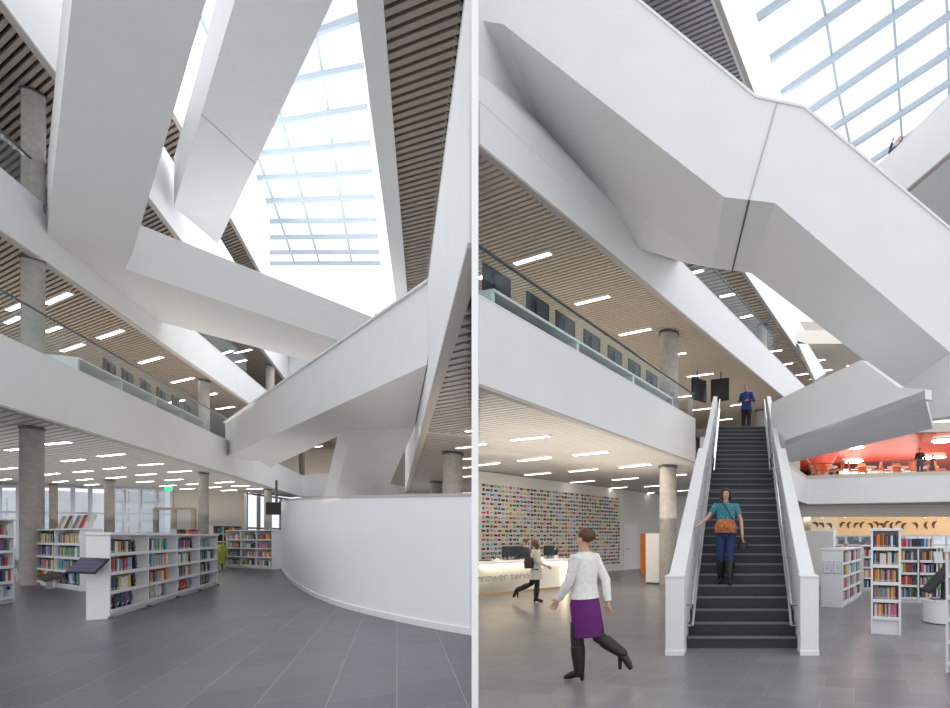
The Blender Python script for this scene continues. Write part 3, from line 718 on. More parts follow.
def monitor(loc, rz, w, h, label, grp, back=True, stand=.10, name='monitor'):
    r = empty(name, loc, rz, label, 'monitor', grp)
    MB().box(-w/2,w/2,-.02,.02,stand,stand+h).build('screen_casing', BLACK, r, .008)
    MB().box(-w*.16,w*.16,-.06,-.02,stand+h*.25,stand+h*.8).build('back_cover', mat('graphite', (.03,.033,.04), .5, .1, 10), r)
    MB().box(-w/2+.02,w/2-.02,.02,.024,stand+.02,stand+h-.02).build('display', SCREEN, r)
    MB().tube([(0,-.03,0),(0,-.03,stand+h*.4)], .022, 8).build('stand', DKSTEEL, r)
    MB().box(-w*.22,w*.22,-.12,.08,0,.012).build('base', DKSTEEL, r)
    return r
for k, (px, lab) in enumerate([(508,'left computer monitor of the left pair on the service desk'),(515.5,'right computer monitor of the left pair on the service desk'),(549,'computer monitor on the service desk right of the seated clerk')]):
    d = line_d(px, da, db)+.7; c = XY(px, d); monitor((c.x,c.y,.93), rz+math.pi+.2*(-1)**k, .42, .30, lab, 'monitors on the service desk')
c = XY(487.5,14.0); r = empty('document_tray', (c.x,c.y,.93), rz, 'grey mesh document tray at the left of the service desk', 'tray')
MB().box(-.22,.22,-.12,.12,0,.02).build('tray_base', DKSTEEL, r); 
f = MB()
for i in range(9): f.box(-.22+.054*i,-.21+.054*i,-.12,-.11,0,.24)
f.box(-.22,.22,-.12,-.11,.22,.24); f.box(-.22,.22,-.12,-.11,.10,.115); f.build('wire_front', DKSTEEL, r)
c = XY(556,15.6); r = empty('desk_plant', (c.x,c.y,.93), 0, 'small dark leafy plant at the right end of the service desk', 'plant')
MB().tube([(0,0,0),(0,0,.1)], [.05,.065], 12).build('pot', BRIGHT, r)
f = MB(); rnd = random.Random(3)
for k in range(26):
    a = rnd.uniform(0,6.28); el = rnd.uniform(.2,1.4); R = rnd.uniform(.14,.26); e = V((math.cos(a)*math.cos(el), math.sin(a)*math.cos(el), math.sin(el)))*R+V((0,0,.1))
    s_ = V((-math.sin(a), math.cos(a), 0))*.028; m_ = e*.6+V((0,0,.06)); f.face([V((0,0,.1)), m_+s_, e, m_-s_])
f.build('foliage', mat('dark_leaf', (.03,.05,.03), .6, .2, 20), r)
for k, (px, lab) in enumerate([(496,'white desk phone on the service desk beside the wire tray'),(541,'white desk phone on the service desk before the right monitor')]):
    d = line_d(px, da, db)+.35; c = XY(px, d); r = empty('desk_phone', (c.x,c.y,.93), rz, lab, 'phone')
    MB().hexa([(-.1,-.08,0),(.1,-.08,0),(.1,.1,0),(-.1,.1,0)], [(-.1,-.08,.03),(.1,-.08,.03),(.1,.1,.08),(-.1,.1,.08)]).build('phone_body', BRIGHT, r); MB().tube([(-.07,-.06,.07),(-.07,.08,.11)], .022, 8).build('handset', BLACK, r)
# ---------------- monitors on galleries
def gallery_desks(line, z, mons, zt, dpx, where, grp, dlab):
    A_, B_ = line; d = (B_-A_).normalized(); n = V((-d.y,d.x)); rz = math.atan2(d.y,d.x)
    off = n*.42; a, b = A_+off, B_+off
    s0 = XY(dpx[0], line_d(dpx[0], a, b)); s1 = XY(dpx[1], line_d(dpx[1], a, b)); L = (s1-s0).length
    dk = empty('counter_desk', (s0.x,s0.y,z), rz, dlab, 'desk')
    MB().box(0,L,-.3,.4,zt-z-.05,zt-z).build('worktop', SHELFW, dk)
    k = max(2,int(L/2.2))
    for i in range(k+1): MB().box(L*i/k-.04,L*i/k+.04,-.28,.38,0,zt-z-.05).build('leg', SHELFW, dk)
    MB().box(0,L,.34,.38,.1,zt-z-.1).build('modesty_panel', BEIGE, dk)
    for i, (px, w) in enumerate(mons):
        dd = line_d(px, a, b); c = XY(px, dd)
        monitor((c.x,c.y,zt), rz+w[1], w[0], w[2], where[i], grp, stand=.06)
ordn = ['first','second','third','fourth','fifth','sixth','seventh']
SIDE[0] = -1
gallery_desks(E1, 6.0, [(109.5,(1.0,.12,.46)),(127.5,(1.0,.12,.46)),(145.5,(1.0,.12,.46)),(161,(1.0,.12,.46)),(175.5,(1.0,.12,.46)),(188,(1.0,.12,.46))], 6.62, (63,196),
    ['%s black monitor from the left behind the left gallery glass' % o_ for o_ in ordn], 'black monitors along the left gallery', 'long white counter desk behind the left gallery glass')
SIDE[0] = 1
gallery_desks(Q1, 5.0, [(497,(.60,.0,.46)),(538,(.60,.0,.46)),(565.5,(.60,.0,.46)),(592,(.60,.0,.46)),(615,(.60,.0,.46)),(634.5,(.60,.0,.46)),(652,(.60,.0,.46))], 5.60, (479,664),
    ['%s dark monitor from the left on the gallery above the service desk' % o_ for o_ in ordn], 'dark monitors on the gallery above the service desk', 'long white counter desk on the gallery above the service desk')
a_, b_ = Q2; d_ = (b_-a_).normalized(); n_ = V((-d_.y,d_.x))*.6
for i, px in enumerate([705,718,728,739,748.5,758,767]):
    c = XY(px, line_d(px, a_+n_, b_+n_)); monitor((c.x,c.y,9.85), math.atan2(d_.y,d_.x), .8, .55, '%s monitor from the left on the upper gallery under the great staircase' % ordn[i], 'monitors on the upper gallery of the right hall')
# counter under them
s0 = XY(700, line_d(700, a_+n_, b_+n_)); s1 = XY(772, line_d(772, a_+n_, b_+n_))
dk = empty('counter_desk', (s0.x,s0.y,9.65), math.atan2(d_.y,d_.x), 'white counter desk on the upper gallery under the great staircase', 'desk')
MB().box(0,(s1-s0).length,-.3,.3,.14,.2).build('worktop', SHELFW, dk)
for i in range(4): MB().box((s1-s0).length*i/3-.05,(s1-s0).length*i/3+.05,-.25,.25,-.2,.14).build('leg', SHELFW, dk)
# hanging televisions above the stair head
for (px, rzz, w, lab) in [(720,-.35,.8,'right one of the two black televisions hung above the stair head'),(699,.85,.8,'left one of the two black televisions hung above the stair head')]:
    p = P(px,389.5,20.5); r = empty('television', p, rzz, lab, 'television')
    MB().box(-w/2,w/2,-.04,.04,-.48,.44).build('screen', BLACK, r, .015); MB().box(-w/2+.03,w/2-.03,-.045,-.04,-.44,.40).build('display', SCREEN, r)
    MB().tube([(0,.1,0),(0,.1,Y2-p.z)], .03, 8).build('mount', DKSTEEL, r); MB().box(-.05,.05,.03,.13,-.1,.1).build('bracket', DKSTEEL, r)
# ---------------- grand stair
ST = empty('grand_stair', (0,7.2,0), 0, 'wide dark stair with white side walls climbing to the gallery', 'staircase')
hw = .79
def stair_z(y): 
    return .65*(y-7.2)+.16 if y < 11.2 else (2.6 if y < 12.2 else 2.6+(y-12.2)*.706+.16)
n1, n2 = 16, 15; r1 = 2.6/n1; g1 = 4.0/n1; r2_ = 2.4/n2; g2 = 3.4/n2
y = 0; z = 0; steps = []
for i in range(n1): steps.append((y, z+r1, g1 if i < n1-1 else g1+1.0)); y += g1; z += r1
y += 1.0
for i in range(n2): steps.append((y, z+r2_, g2)); y += g2; z += r2_
topy = y
for i, (yy, zt_, g) in enumerate(steps):
    o = MB().box(-hw,hw,yy,yy+g+.02,max(0,zt_-.42),zt_-.012).box(-hw,hw,yy-.012,yy+g,zt_-.03,zt_).build('step', STAIRC, ST)
    MB().box(-hw+.01,hw-.01,yy-.018,yy+.05,zt_-.026,zt_+.003).build('nosing', NOSE, o)
for sx in (-1,1):
    x0, x1 = sx*.80, sx*1.02
    def wallpoly(pts, name, xa=x0, xb=x1, m=BRIGHT, bev=.01):
        mb = MB(); mb.hexa([(xa,p[0],p[1]) for p in pts], [(xb,p[0],p[1]) for p in pts]); return mb.build(name, m, ST, bev)
    wallpoly([(-.42,0),(-.42,1.06),(-.2,1.08),(4.5,3.68),(4.5,1.4),(.9,0)], 'side_wall')
    wallpoly([(4.5,1.5),(4.5,3.62),(9.0,6.16),(9.0,4.3),(8.6,4.0)], 'side_wall', sx*.80, sx*.93)
    MB().box(min(x0,x1)-.015,max(x0,x1)+.015,-.46,-.14,0,1.05).build('newel', BRIGHT, ST, .01)
    MB().box(min(x0,x1)-.02,max(x0,x1)+.02,-.47,-.12,1.05,1.08).build('newel_cap', BRIGHT, ST, .005)
    MB().box(min(x0,x1)-.02,max(x0,x1)+.02,-.475,-.14,0,.07).build('skirting', BRIGHT, ST, .005)
    for hh in (.92,.62):
        xr = sx*.70
        mb = MB(); mb.tube([(sx*.79,-.1,hh-.28),(xr,-.1,hh-.28),(xr,.2,hh-.04),(xr,4.05,hh+.04+.65*3.85),(xr,5.2,hh+2.62)],.019,8)
        mb.tube([(xr,5.2,hh+2.62),(xr,8.5,hh+5.0)],.019,8)
        hr = mb.build('handrail', STEEL, ST)
        for yy in (.8,2.2,3.6,6.0,7.4):
            zb = hh+.65*(yy-.2) if yy < 5 else hh+2.62+(yy-5.2)*.72
            MB().tube([(xr,yy,zb-.02),(sx*.80,yy,zb-.06)],.010,6).build('rail_bracket', STEEL, hr)
# stair head landing parapet return: white side wall in line with gallery band is the band itself
# ---------------- right lower slab with tapered parapet
sl = [G(785,446,Y1).xy, G(925,399,Y1).xy, XY(933,10.6), G(792,462.5,Y1).xy, XY(783,15.3)]
struct('ceiling', MB().prism(sl, Y1, 4.04), WHITE)
a, b = sl[0], sl[1]
def onface(px, py): d = line_d(px, a, b); return P(px, py, d)
mb = MB(); q = [onface(771,451), onface(925,399), onface(925,389), onface(899,387.5), onface(861,360), onface(771,403)]
nrm = (b-a).normalized(); nv = V((-nrm.y, nrm.x, 0))*.15; nv = nv if nv.y > 0 else -nv
mb.hexa(q, [v+nv for v in q]); struct('wall_right', mb, WHITE)
mb = MB(); q = [P(901,388,12.7), P(950,354,10.35), P(1010,318,9.8)]
zq = [4.5,4.1,4.0]; mb.hexa([V((v.x,v.y,z_)) for v,z_ in zip(q,zq)]+[V((v.x,v.y+.3,z_)) for v,z_ in zip(q[::-1],zq[::-1])], [V((v.x,v.y,5.4)) for v in q]+[V((v.x,v.y+.3,5.4)) for v in q[::-1]]); struct('wall_right', mb, WHITE)
# ---------------- great staircase overhead (right hall)
GS = empty('great_staircase', P(724,197,10.8), 0, 'great folded white staircase sweeping across the top of the right hall', 'staircase'); o = GS.location.copy()
gp = (XY(478,8.9), XY(965,10.4)); on = lambda x, y: (x, y, line_d(x, *gp))
N = [on(478,20), on(503,24), on(724,197), on(775,203), on(965,365)]
Fr = [(478,102,8.72),(543,142,11.65),(713,268,12.27),(751,273,12.5),(901,388,12.7)]
n0 = P(*N[0]); n0b = P(477,20,9.0)
NP = [P(*p)-o for p in N]; FP = [P(*p)-o for p in Fr]
def topz(px, py, ref): v = P(px, py, ref[2]); return v-o
TP = [P(*on(x,y))-o for x,y in [(478,-130),(503,-109),(755,98),(803,108),(965,243)]]
names_ = ['upper_landing','upper_flight','middle_landing','lower_flight']
for i in range(4):
    bt = [NP[i], NP[i+1], FP[i+1], FP[i]]; tp = [TP[i], TP[i+1], FP[i+1]+V((0,0,2.0)), FP[i]+V((0,0,2.0))]
    # underside quads triangulated through the hexa ends
    mb = MB(); vb = [mb.bm.verts.new(v) for v in bt]; vt = [mb.bm.verts.new(v) for v in tp]
    for tri in ((0,1,2),(0,2,3)): mb.bm.faces.new([vb[k] for k in tri]); mb.bm.faces.new([vt[k] for k in tri][::-1])
    for k in range(4): mb.bm.faces.new([vb[k], vb[(k+1)%4], vt[(k+1)%4], vt[k]])
    mb.build(names_[i], WHITE, GS)
    MB().bar(TP[i]+V((0,.08,.02)), TP[i+1]+V((0,.08,.02)), .22, .05).build('coping', BRIGHT, GS)
# fillet between the flight and the gallery parapet
k_ = [P(478,102,8.72)-o, P(638,248,13.05)-o, P(680,261.5,14.9)-o, FP[2], FP[1]]
mb = MB(); vb = [mb.bm.verts.new(v) for v in k_]; vt = [mb.bm.verts.new(v+V((0,0,.5))) for v in k_]
for tri in ((0,1,4),(1,3,4),(1,2,3)): mb.bm.faces.new([vb[k] for k in tri]); mb.bm.faces.new([vt[k] for k in tri][::-1])
for k in range(5): mb.bm.faces.new([vb[k], vb[(k+1)%5], vt[(k+1)%5], vt[k]])
mb.build('side_soffit', WHITE, GS)
j0 = P(*on(749,200))-o; j1 = lerp(FP[2],FP[3],.5); j2 = P(*on(777,103))-o
MB().bar(j0+V((0,0,-.01)), j1+V((0,0,-.01)), .03, .02).build('panel_joint', DKSTEEL, GS)
MB().bar(j0+V((0,-.012,0)), j2+V((0,-.012,0)), .015, .02).build('panel_joint', TRIM, GS)
# ---------------- top slatted soffit and curb, skylight
ze = 17.0
C0, C1 = ext(*edge((718,0),(755,98),ze), 5, 6)
soffit([C0, C1, V((C1.x-14, C1.y)), V((C0.x-9, C0.y))], (1,-.42), ze, mat('cool_slat', (.45,.43,.46), .5, .05, 9), thick=1.0, pitch=.15)
band(C0, C1, ze, 19.8, name='wall_left', inward=1, t=.25)
RB = [(756,22,791,-2),(769.5,62.7,859,0),(781,96.6,922,0),(810,113.5,950,18.6),(834,130,950,56),(854,147,950,86),(873,163,950,112),(893,178,960,133),(745,-20,770,-38)]
Z6 = 20.5
skylight(11, [(x1,y1,x2+30,y2-20.5) for x1,y1,x2,y2 in RB], [[(812,-40),(820,0),(825,20),(837,93),(850,150),(860,190)], [(888,-60),(892,0),(897,70),(902,145),(908,200)], [(945,-30),(947,15),(949,95),(951,170)]], Z6,
         [XY(740,14), XY(1010,14), XY(1010,40), XY(790,40)], .24)
# upper right balcony with the leaning visitor
ua, ub = edge((906.6,191),(950,154),Y3); ua, ub = ext(ua, ub, 3.2, 3)
wdt = V((4.5,4.0))
mb = MB().prism([ua, ub, ub+wdt, ua+wdt], Y3, Y3+.5); struct('ceiling', mb, WHITE)
band(ua, ub, Y3, 14.7, name='wall_right', inward=1 if V((-(ub-ua).y,(ub-ua).x)).dot(wdt) > 0 else -1)
# ---------------- café level (red)
cg = [XY(786,28.5), XY(807,35), XY(1010,31.5)]
struct('floor', MB().prism([cg[0], cg[1], cg[2], XY(1010,52), XY(770,52)], 4.4, 5.9), BEIGE)
struct('ceiling', MB().prism([cg[0]+V((0,.3)), cg[1]+V((0,.3)), cg[2]+V((0,.3)), XY(1010,58), XY(760,58)], Y1-.02, 4.38), BEIGE)
band(cg[0], cg[1], Y1, 5.6, name='wall_back'); band(cg[1], cg[2], Y1, 5.6, name='wall_back')
balustrade(cg[1], cg[2], 5.6, 6.7, 'glass balustrade before the red café level', pitch=2.2)
struct('ceiling', MB().prism([XY(770,33.5), XY(1010,32), XY(1010,52), XY(770,52)], 8.4, 8.5), RED)
struct('floor', MB().prism([XY(770,33.5), XY(1010,32), XY(1010,52), XY(770,52)], 8.51, 8.8), PALEFLOOR)  # unseen pale layer, added to keep red bounce off the ceiling above
wall(XY(770,52), XY(1010,52), 4.9, 8.5, RED, 'wall_back')
wall(XY(840,33), XY(1010,31.9), 8.4, 9.0, BEIGE, 'wall_back'); wall(XY(900,30), XY(1010,29), 9.0, 10.0, WHITE, 'wall_back')
for (px, py, R, lab) in [(943,440,.75,'big round lamp in the red ceiling, nearest the right edge'),(855,446.5,.65,'round lamp in the red ceiling close above the balcony'),(853,461,.9,'farther round lamp low in the red ceiling'),(933,457,1.0,'wide round lamp far back in the red ceiling')]:
    p = G(px,py,8.38); r = empty('round_ceiling_light', (p.x,p.y,8.32), 0, lab, 'ceiling light', 'round lamps in the red ceiling')
    MB().tube([(0,0,-.02),(0,0,.05)], R, 28).build('diffuser', LAMP, r); MB().tube([(0,0,.02),(0,0,.08)], R*1.05, 28).build('rim', BRIGHT, r)
# red cone
r = empty('red_column', XY(821,40).to_3d()+V((0,0,5.9)), 0, 'flaring red column at the left end of the café', 'column')
MB().tube([(0,0,0),(0,0,1.2),(0,0,2.5)], [.4,.7,1.5], 24).build('flared_shaft', RED, r)
def chair(px, d, rz, label, z=5.9, s=1.0):
    c = XY(px, d); r = empty('cafe_chair', (c.x,c.y,z), rz, label, 'chair', 'orange café chairs'); r.scale = (s,s,s)
    MB().box(-.24,.24,-.24,.24,.43,.48).build('seat', ORANGE, r, .02)
    MB().hexa([(-.24,.2,.48),(.24,.2,.48),(.24,.25,.48),(-.24,.25,.48)], [(-.22,.30,.95),(.22,.30,.95),(.22,.34,.95),(-.22,.34,.95)]).build('backrest', ORANGE, r)
    for x in (-.2,.2):
        for y in (-.2,.2): MB().tube([(x,y,0),(x*.9,y*.9,.43)], .018, 6).build('leg', STEEL, r)
cs = [(815,1.5,'leftmost orange chair by the flaring red column'),(823,0,'orange chair facing out beside the red column'),(831,1.2,'orange chair just right of the red column'),(838,-1.4,'orange chair turned right, before the white screen'),(854,1.5,'orange chair left of the first table behind the balcony'),
      (863,0,'orange chair back-on at the first table behind the balcony'),(876,-1.5,'orange chair right of the first table behind the balcony'),(887,1.5,'orange chair left of the second table behind the balcony'),(898,0,'orange chair back-on at the second table behind the balcony'),
      (909,-1.5,'orange chair right of the second table behind the balcony'),(916,.3,'orange chair beside the dark standing figure'),(934,0,'orange chair between the two right-hand figures'),(941,1,'orange chair nearest the right edge of the café')]
for i, (px, rz, lab) in enumerate(cs): chair(px, 36.5+(i%3)*.5, rz, lab, 5.9, 1.35)
for px, lab in [(827,'café table beside the red column'),(866,'first café table behind the balcony'),(898,'second café table behind the balcony'),(928,'café table between the standing figures')]:
    c = XY(px, 38.2); r = empty('cafe_table', (c.x,c.y,5.9), 0, lab, 'table', 'café tables')
    MB().tube([(0,0,1.0),(0,0,1.05)], .8, 20).build('tabletop', BRIGHT, r); MB().tube([(0,0,.05),(0,0,1.0)], .06, 8).build('pedestal', STEEL, r); MB().tube([(0,0,0),(0,0,.05)], .45, 16).build('foot', STEEL, r)
c = XY(878,45); r = empty('white_screen', (c.x,c.y,5.9), 0, 'long white counter screen far behind the café tables', 'screen')
MB().box(-3.5,3.5,0,.2,0,1.7).build('panel', BRIGHT, r); MB().box(-3.6,3.6,-.1,.3,1.7,1.8).build('top', BRIGHT, r)
# ---------------- lower right: far wall, windows, carvings
wall(XY(790,44), XY(838,44), 0, Y1, MATS['cream_wall'], 'wall_back')
wall(XY(838,44), XY(1010,43), 1.75, Y1, mat('peach_wall', (.85,.66,.46), .8, .02, 1), 'wall_back')
window_wall(XY(832,43.8), XY(1005,43), .0, 1.78, 12, [.9], fw=.14)
building(868, 60, 9, 9, mat('blue_brick', (.35,.40,.55), .8, .1, 2), 'bluish building outside the low window behind the carvings', 4, 6)
building(925, 70, 9, 9, PALE, 'pale building outside the low window at the far right', 5, 6)
mb = MB().prism([XY(795,36), XY(1010,34.5), XY(1010,34.9), XY(795,36.4)], 3.05, Y1-.03); struct('trim_1', mb, mat('cream_fascia', (.78,.72,.64), .7, .02, 1))
for px in (822,845,872,897,925,945):
    p = P(px,517,40); r = empty('spotlight', p, 0, 'small warm spotlight washing the carved wall', 'spotlight', 'spotlights above the carvings')
    MB().tube([(0,0,0),(0,-.1,.2)], [.12,.09], 12).build('housing', BRIGHT, r); MB().tube([(0,.01,-.02),(0,0,0)], .1, 12).build('lens', WARM, r)
MB_ = None
cv = [(815,525,-.7),(821,525.5,-.6),(829,526,-.7),(843,525,.8),(850,525,1.3),(857,525.5,.8),(863,525,1.1),(870,526,-.9),(875.5,524.5,-.8),(881,526,-.6),(887.5,524,.9),(893,525.5,1.5),(899,524,.5),(905,526,1.0),(915,525.5,-.9),(927.5,525,1.6),(935.5,524.5,1.2)]
for i, (px, py, rot) in enumerate(cv):
    d = (43.99 if px < 838 else line_d(px, XY(838,44), XY(1010,43)))-.09; p = P(px,py,d); mb = MB(); L, w = .31, .085; up, dnn = [], []
    for k in range(9):
        t = k/8*2-1; bend = .18*(1-t*t); ww = w*(1-t*t)**.5+.02
        up.append((t*L, 0, bend+ww)); dnn.append((t*L, 0, bend-ww))
    loop = up+dnn[::-1]; mb.hexa(loop, [(x, .08, z) for x,_,z in loop])
    o = new_obj('wooden_carving', mb.mesh('wooden_carving', [WOOD])); o.location = p; o.rotation_euler = (0,-rot,0)
    tag(o, 'dark leaf-shaped wooden carving, %s from the left on the peach wall' % ['first','second','third','fourth','fifth','sixth','seventh','eighth','ninth','tenth','eleventh','twelfth','thirteenth','fourteenth','fifteenth','sixteenth','seventeenth'][i], 'carving', 'dark carvings on the peach wall')
column(807,41.5,8,0,Y1-.05,'short far column behind the big white panel right of the stair')
a, b = XY(803,15.8), XY(833.5,15.4)
r = empty('partition_panel', (a.x,a.y,0), math.atan2((b-a).y,(b-a).x), 'large white partition panel right of the grand stair', 'partition')
MB().box(-.6,(b-a).length,0,.3,.05,1.80).build('panel', SHELFW, r, .01); MB().box(-.6,(b-a).length,.02,.28,0,.05).build('plinth', STEEL, r)
# kiosk
c = XY(941,9.4); r = empty('round_kiosk', (c.x,c.y,0), 0, 'round white kiosk plinth at the right edge', 'kiosk')
MB().tube([(0,0,.02),(0,0,.40)], .33, 32).build('drum', SHELFW, r); MB().tube([(0,0,.0),(0,0,.02)], .30, 32).build('base', DKSTEEL, r); MB().tube([(0,0,.40),(0,0,.43)], .34, 32).build('top', SHELFW, r)
r = empty('touch_screen', (c.x+.0,c.y,.43), 0, 'large black tilted touch screen on the round white kiosk', 'screen')
MB().hexa([(-.30,-.22,.16),(-.27,-.22,.12),(.20,-.22,.62),(.17,-.22,.66)], [(-.30,.25,.16),(-.27,.25,.12),(.20,.25,.62),(.17,.25,.66)]).build('screen_casing', BLACK, r, .01)
MB().tube([(.05,0,0),(.05,0,.3),(-.02,0,.38)], [.06,.05,.05], 10).build('stand', BLACK, r)
MB().box(-.18,.12,-.12,.12,0,.02).build('foot', DKSTEEL, r)
# ================================================================ PEOPLE
def skin_mesh(name, nodes, edges, m, parent, sub=2, root=None):
    keys = list(nodes); me = bpy.data.meshes.new('tmp'); me.from_pydata([nodes[k][0] for k in keys], [(keys.index(a), keys.index(b)) for a,b in edges], [])
    o = bpy.data.objects.new('tmp', me); C.objects.link(o); sk = o.modifiers.new('s','SKIN')
    sk.use_smooth_shade = True; sk.branch_smoothing = .3
    for i, k in enumerate(keys):
        r = nodes[k][1]; r = r if isinstance(r, tuple) else (r, r)
        me.skin_vertices[0].data[i].radius = r; me.skin_vertices[0].data[i].use_root = (k == (root or keys[0]))
    sb = o.modifiers.new('u','SUBSURF'); sb.levels = sub; sb.render_levels = sub
    bpy.context.view_layer.update()
    m2 = bpy.data.meshes.new_from_object(o.evaluated_get(bpy.context.evaluated_depsgraph_get())); bpy.data.objects.remove(o)
    m2.materials.clear(); m2.materials.append(m)
    for p in m2.polygons: p.use_smooth = True
    m2.name = name; return new_obj(name, m2, parent)
SKIN = mat('skin', (.60,.34,.24), .55, .05, 10)
def person(loc, rz, H, label, pose=None, top=None, bottom='trousers', colT=None, colB=None, colS=None, hair=(.06,.03,.02), hairlen=.0, sleeve=1.0, coat=0, bun=False, headtilt=0):
    """local axes: +Y forward, +X the person's right; 1.70 m tall before scaling"""
    r = empty('person', loc, rz, label, 'person'); s = H/1.70; r.scale = (s,s,s)
    J = dict(hipR=(.09,0,.90), hipL=(-.09,0,.90), kneeR=(.10,.02,.50), kneeL=(-.10,.02,.50), ankR=(.10,-.03,.09), ankL=(-.10,-.03,.09),
             toeR=(.12,.14,.03), toeL=(-.12,.14,.03), shR=(.17,0,1.39), shL=(-.17,0,1.39), elR=(.24,-.03,1.12), elL=(-.24,-.03,1.12),
             wrR=(.25,.06,.88), wrL=(-.25,.06,.88))
    J.update(pose or {}); J = {k: V(v) for k, v in J.items()}
    n = {'pelvis':(V((0,0,.95)),(.15,.10)), 'waist':(V((0,0,1.10)),(.12,.09)), 'chest':(V((0,0,1.30)),(.145,.10)), 'neckb':(V((0,0,1.43)),.065), 'neck':(V((0,.01,1.49)),.05),
         'jaw':(V((0,.03,1.54)),(.06,.068)), 'head':(V((0,.02,1.60)),(.075,.09)), 'crown':(V((0,.0,1.665)),(.055,.065))}
    e = [('pelvis','waist'),('waist','chest'),('chest','neckb'),('neckb','neck'),('neck','jaw'),('jaw','head'),('head','crown')]
    for S in 'RL':
        n['hip'+S] = (J['hip'+S], .09); n['knee'+S] = (J['knee'+S], .055); n['ank'+S] = (J['ank'+S], .037); n['toe'+S] = (J['toe'+S], .03)
        cf = J['knee'+S].lerp(J['ank'+S], .3); n['calf'+S] = (cf, .052)
        e += [('pelvis','hip'+S),('hip'+S,'knee'+S),('knee'+S,'calf'+S),('calf'+S,'ank'+S),('ank'+S,'toe'+S)]
        n['sh'+S] = (J['sh'+S], .05); n['el'+S] = (J['el'+S], .037); n['wr'+S] = (J['wr'+S], .025)
        e += [('chest','sh'+S),('sh'+S,'el'+S),('el'+S,'wr'+S)]
        d = (J['wr'+S]-J['el'+S]).normalized(); sgn = 1 if S == 'R' else -1
        side = V((0,1,0)); side = (side-d*side.dot(d)); side = side.normalized() if side.length > .2 else V((1,0,0)); nrm = d.cross(side)
        pc = J['wr'+S]+d*.055; n['palm'+S] = (pc, (.030,.018)); e.append(('wr'+S,'palm'+S))
        for k, (off, ln) in enumerate([(-.030,.060),(-.010,.075),(.010,.08),(.030,.07)]):
            a_ = pc+side*off+d*.035; b_ = a_+d*ln*.5+nrm*.006*sgn; c_ = b_+d*ln*.4-nrm*.018*-sgn
            for q, (nm, p_, rr_) in enumerate([('a',a_,.0095),('b',b_,.009),('c',c_,.0075)]): n['f%d%s%s'%(k,nm,S)] = (p_, rr_)
            e += [('palm'+S,'f%da%s'%(k,S)),('f%da%s'%(k,S),'f%db%s'%(k,S)),('f%db%s'%(k,S),'f%dc%s'%(k,S))]
        ta = pc+side*.038-d*.01; tb_ = ta+side*.022+d*.035; n['t1'+S] = (ta,.011); n['t2'+S] = (tb_,.009); e += [('palm'+S,'t1'+S),('t1'+S,'t2'+S)]
    body = skin_mesh('body', n, e, SKIN, r, 2)
    # face
    f = MB()
    for x in (-.03,.03): f.ball((x,.098,1.605), .012,.008,.008)
    f.build('eyes', mat('eye', (.05,.04,.04), .3, .1, 30), r)
    MB().hexa([(-.014,.09,1.572),(.014,.09,1.572),(.012,.125,1.572),(-.012,.125,1.572)], [(-.006,.09,1.61),(.006,.09,1.61),(.004,.105,1.61),(-.004,.105,1.61)]).build('nose', SKIN, r)
    MB().ball((0,.098,1.548), .024,.010,.007).build('mouth', mat('lips', (.45,.12,.10), .5, .05, 20), r)
    for x in (-.082,.082): MB().ball((x,.0,1.59), .012,.022,.032).build('ear', SKIN, r)
    hm = mat('hair_%02d%02d' % (int(hair[0]*100), int(hair[1]*100)), hair, .6, .25, 30)
    h = MB().ball((0,-.028,1.637), .096,.100,.082)
    if hairlen: 
        h.loft([(0,-.05,1.63-hairlen,.085,.05),(0,-.04,1.57,.108,.078),(0,-.02,1.63,.102,.10)], 16)
        for x in (-.085,.085): h.ball((x,.02,1.58-hairlen*.4), .026,.06,.06+hairlen*.45)
    if bun: h.ball((0,-.10,1.66), .05,.05,.05)
    h.build('hair', hm, r)
    ct = mat('cloth_%s' % colT[0], colT[1], .85, colT[2] if len(colT) > 2 else .08, colT[3] if len(colT) > 3 else 20)
    g = MB(); lo = .93-coat
    rings = [(0,0,lo,.185+coat*.12,.145+coat*.12),(0,0,.97,.175,.135),(0,0,1.10,.15,.118),(0,0,1.28,.175,.130),(0,0,1.37,.168,.115),(0,0,1.41,.145,.10),(0,0,1.435,.11,.08),(0,0,1.455,.07,.065)]
    g.loft(rings, 22)
    for S in 'RL':
        a_, b_, c_ = J['sh'+S], J['el'+S], J['wr'+S]; sgn = 1 if S == 'R' else -1
        a2 = a_+V((-.05*sgn,0,-.01))
        if sleeve >= 1: g.tube([a2, a_, a_.lerp(b_,.5), b_, b_.lerp(c_,.55), c_], [.06,.068,.058,.054,.048,.042], 12)
        else: g.tube([a2, a_, a_.lerp(b_,sleeve)], [.06,.068,.062], 12)
    g.build('top' if not coat else 'coat', ct, r)
    cb = mat('cloth_%s' % colB[0], colB[1], .85, .08, 25); cs_ = mat('leather_%s' % colS[0], colS[1], .4, .1, 15)
    g = MB()
    if bottom == 'skirt':
        mx = (J['kneeR']+J['kneeL'])/2
        g.loft([(mx.x,mx.y*.9,.50,.165,.15),(mx.x*.8,mx.y*.6,.68,.18,.16),(0,0,.86,.185,.15),(0,0,1.02,.145,.115)], 22)
        g.build('skirt', cb, r); g = MB()
        tm = mat('tights', (.02,.02,.022), .7, .1, 30)
        for S in 'RL': g.tube([J['hip'+S].lerp(J['knee'+S],.6), J['knee'+S], J['knee'+S].lerp(J['ank'+S],.4), J['ank'+S]], [.085,.073,.07,.05], 12); g.ball(J['knee'+S], .072,.072,.072)
        g.build('tights', tm, r)
    else:
        g.loft([(0,0,.84,.165,.125),(0,0,.92,.17,.13),(0,0,1.02,.14,.11)], 20)
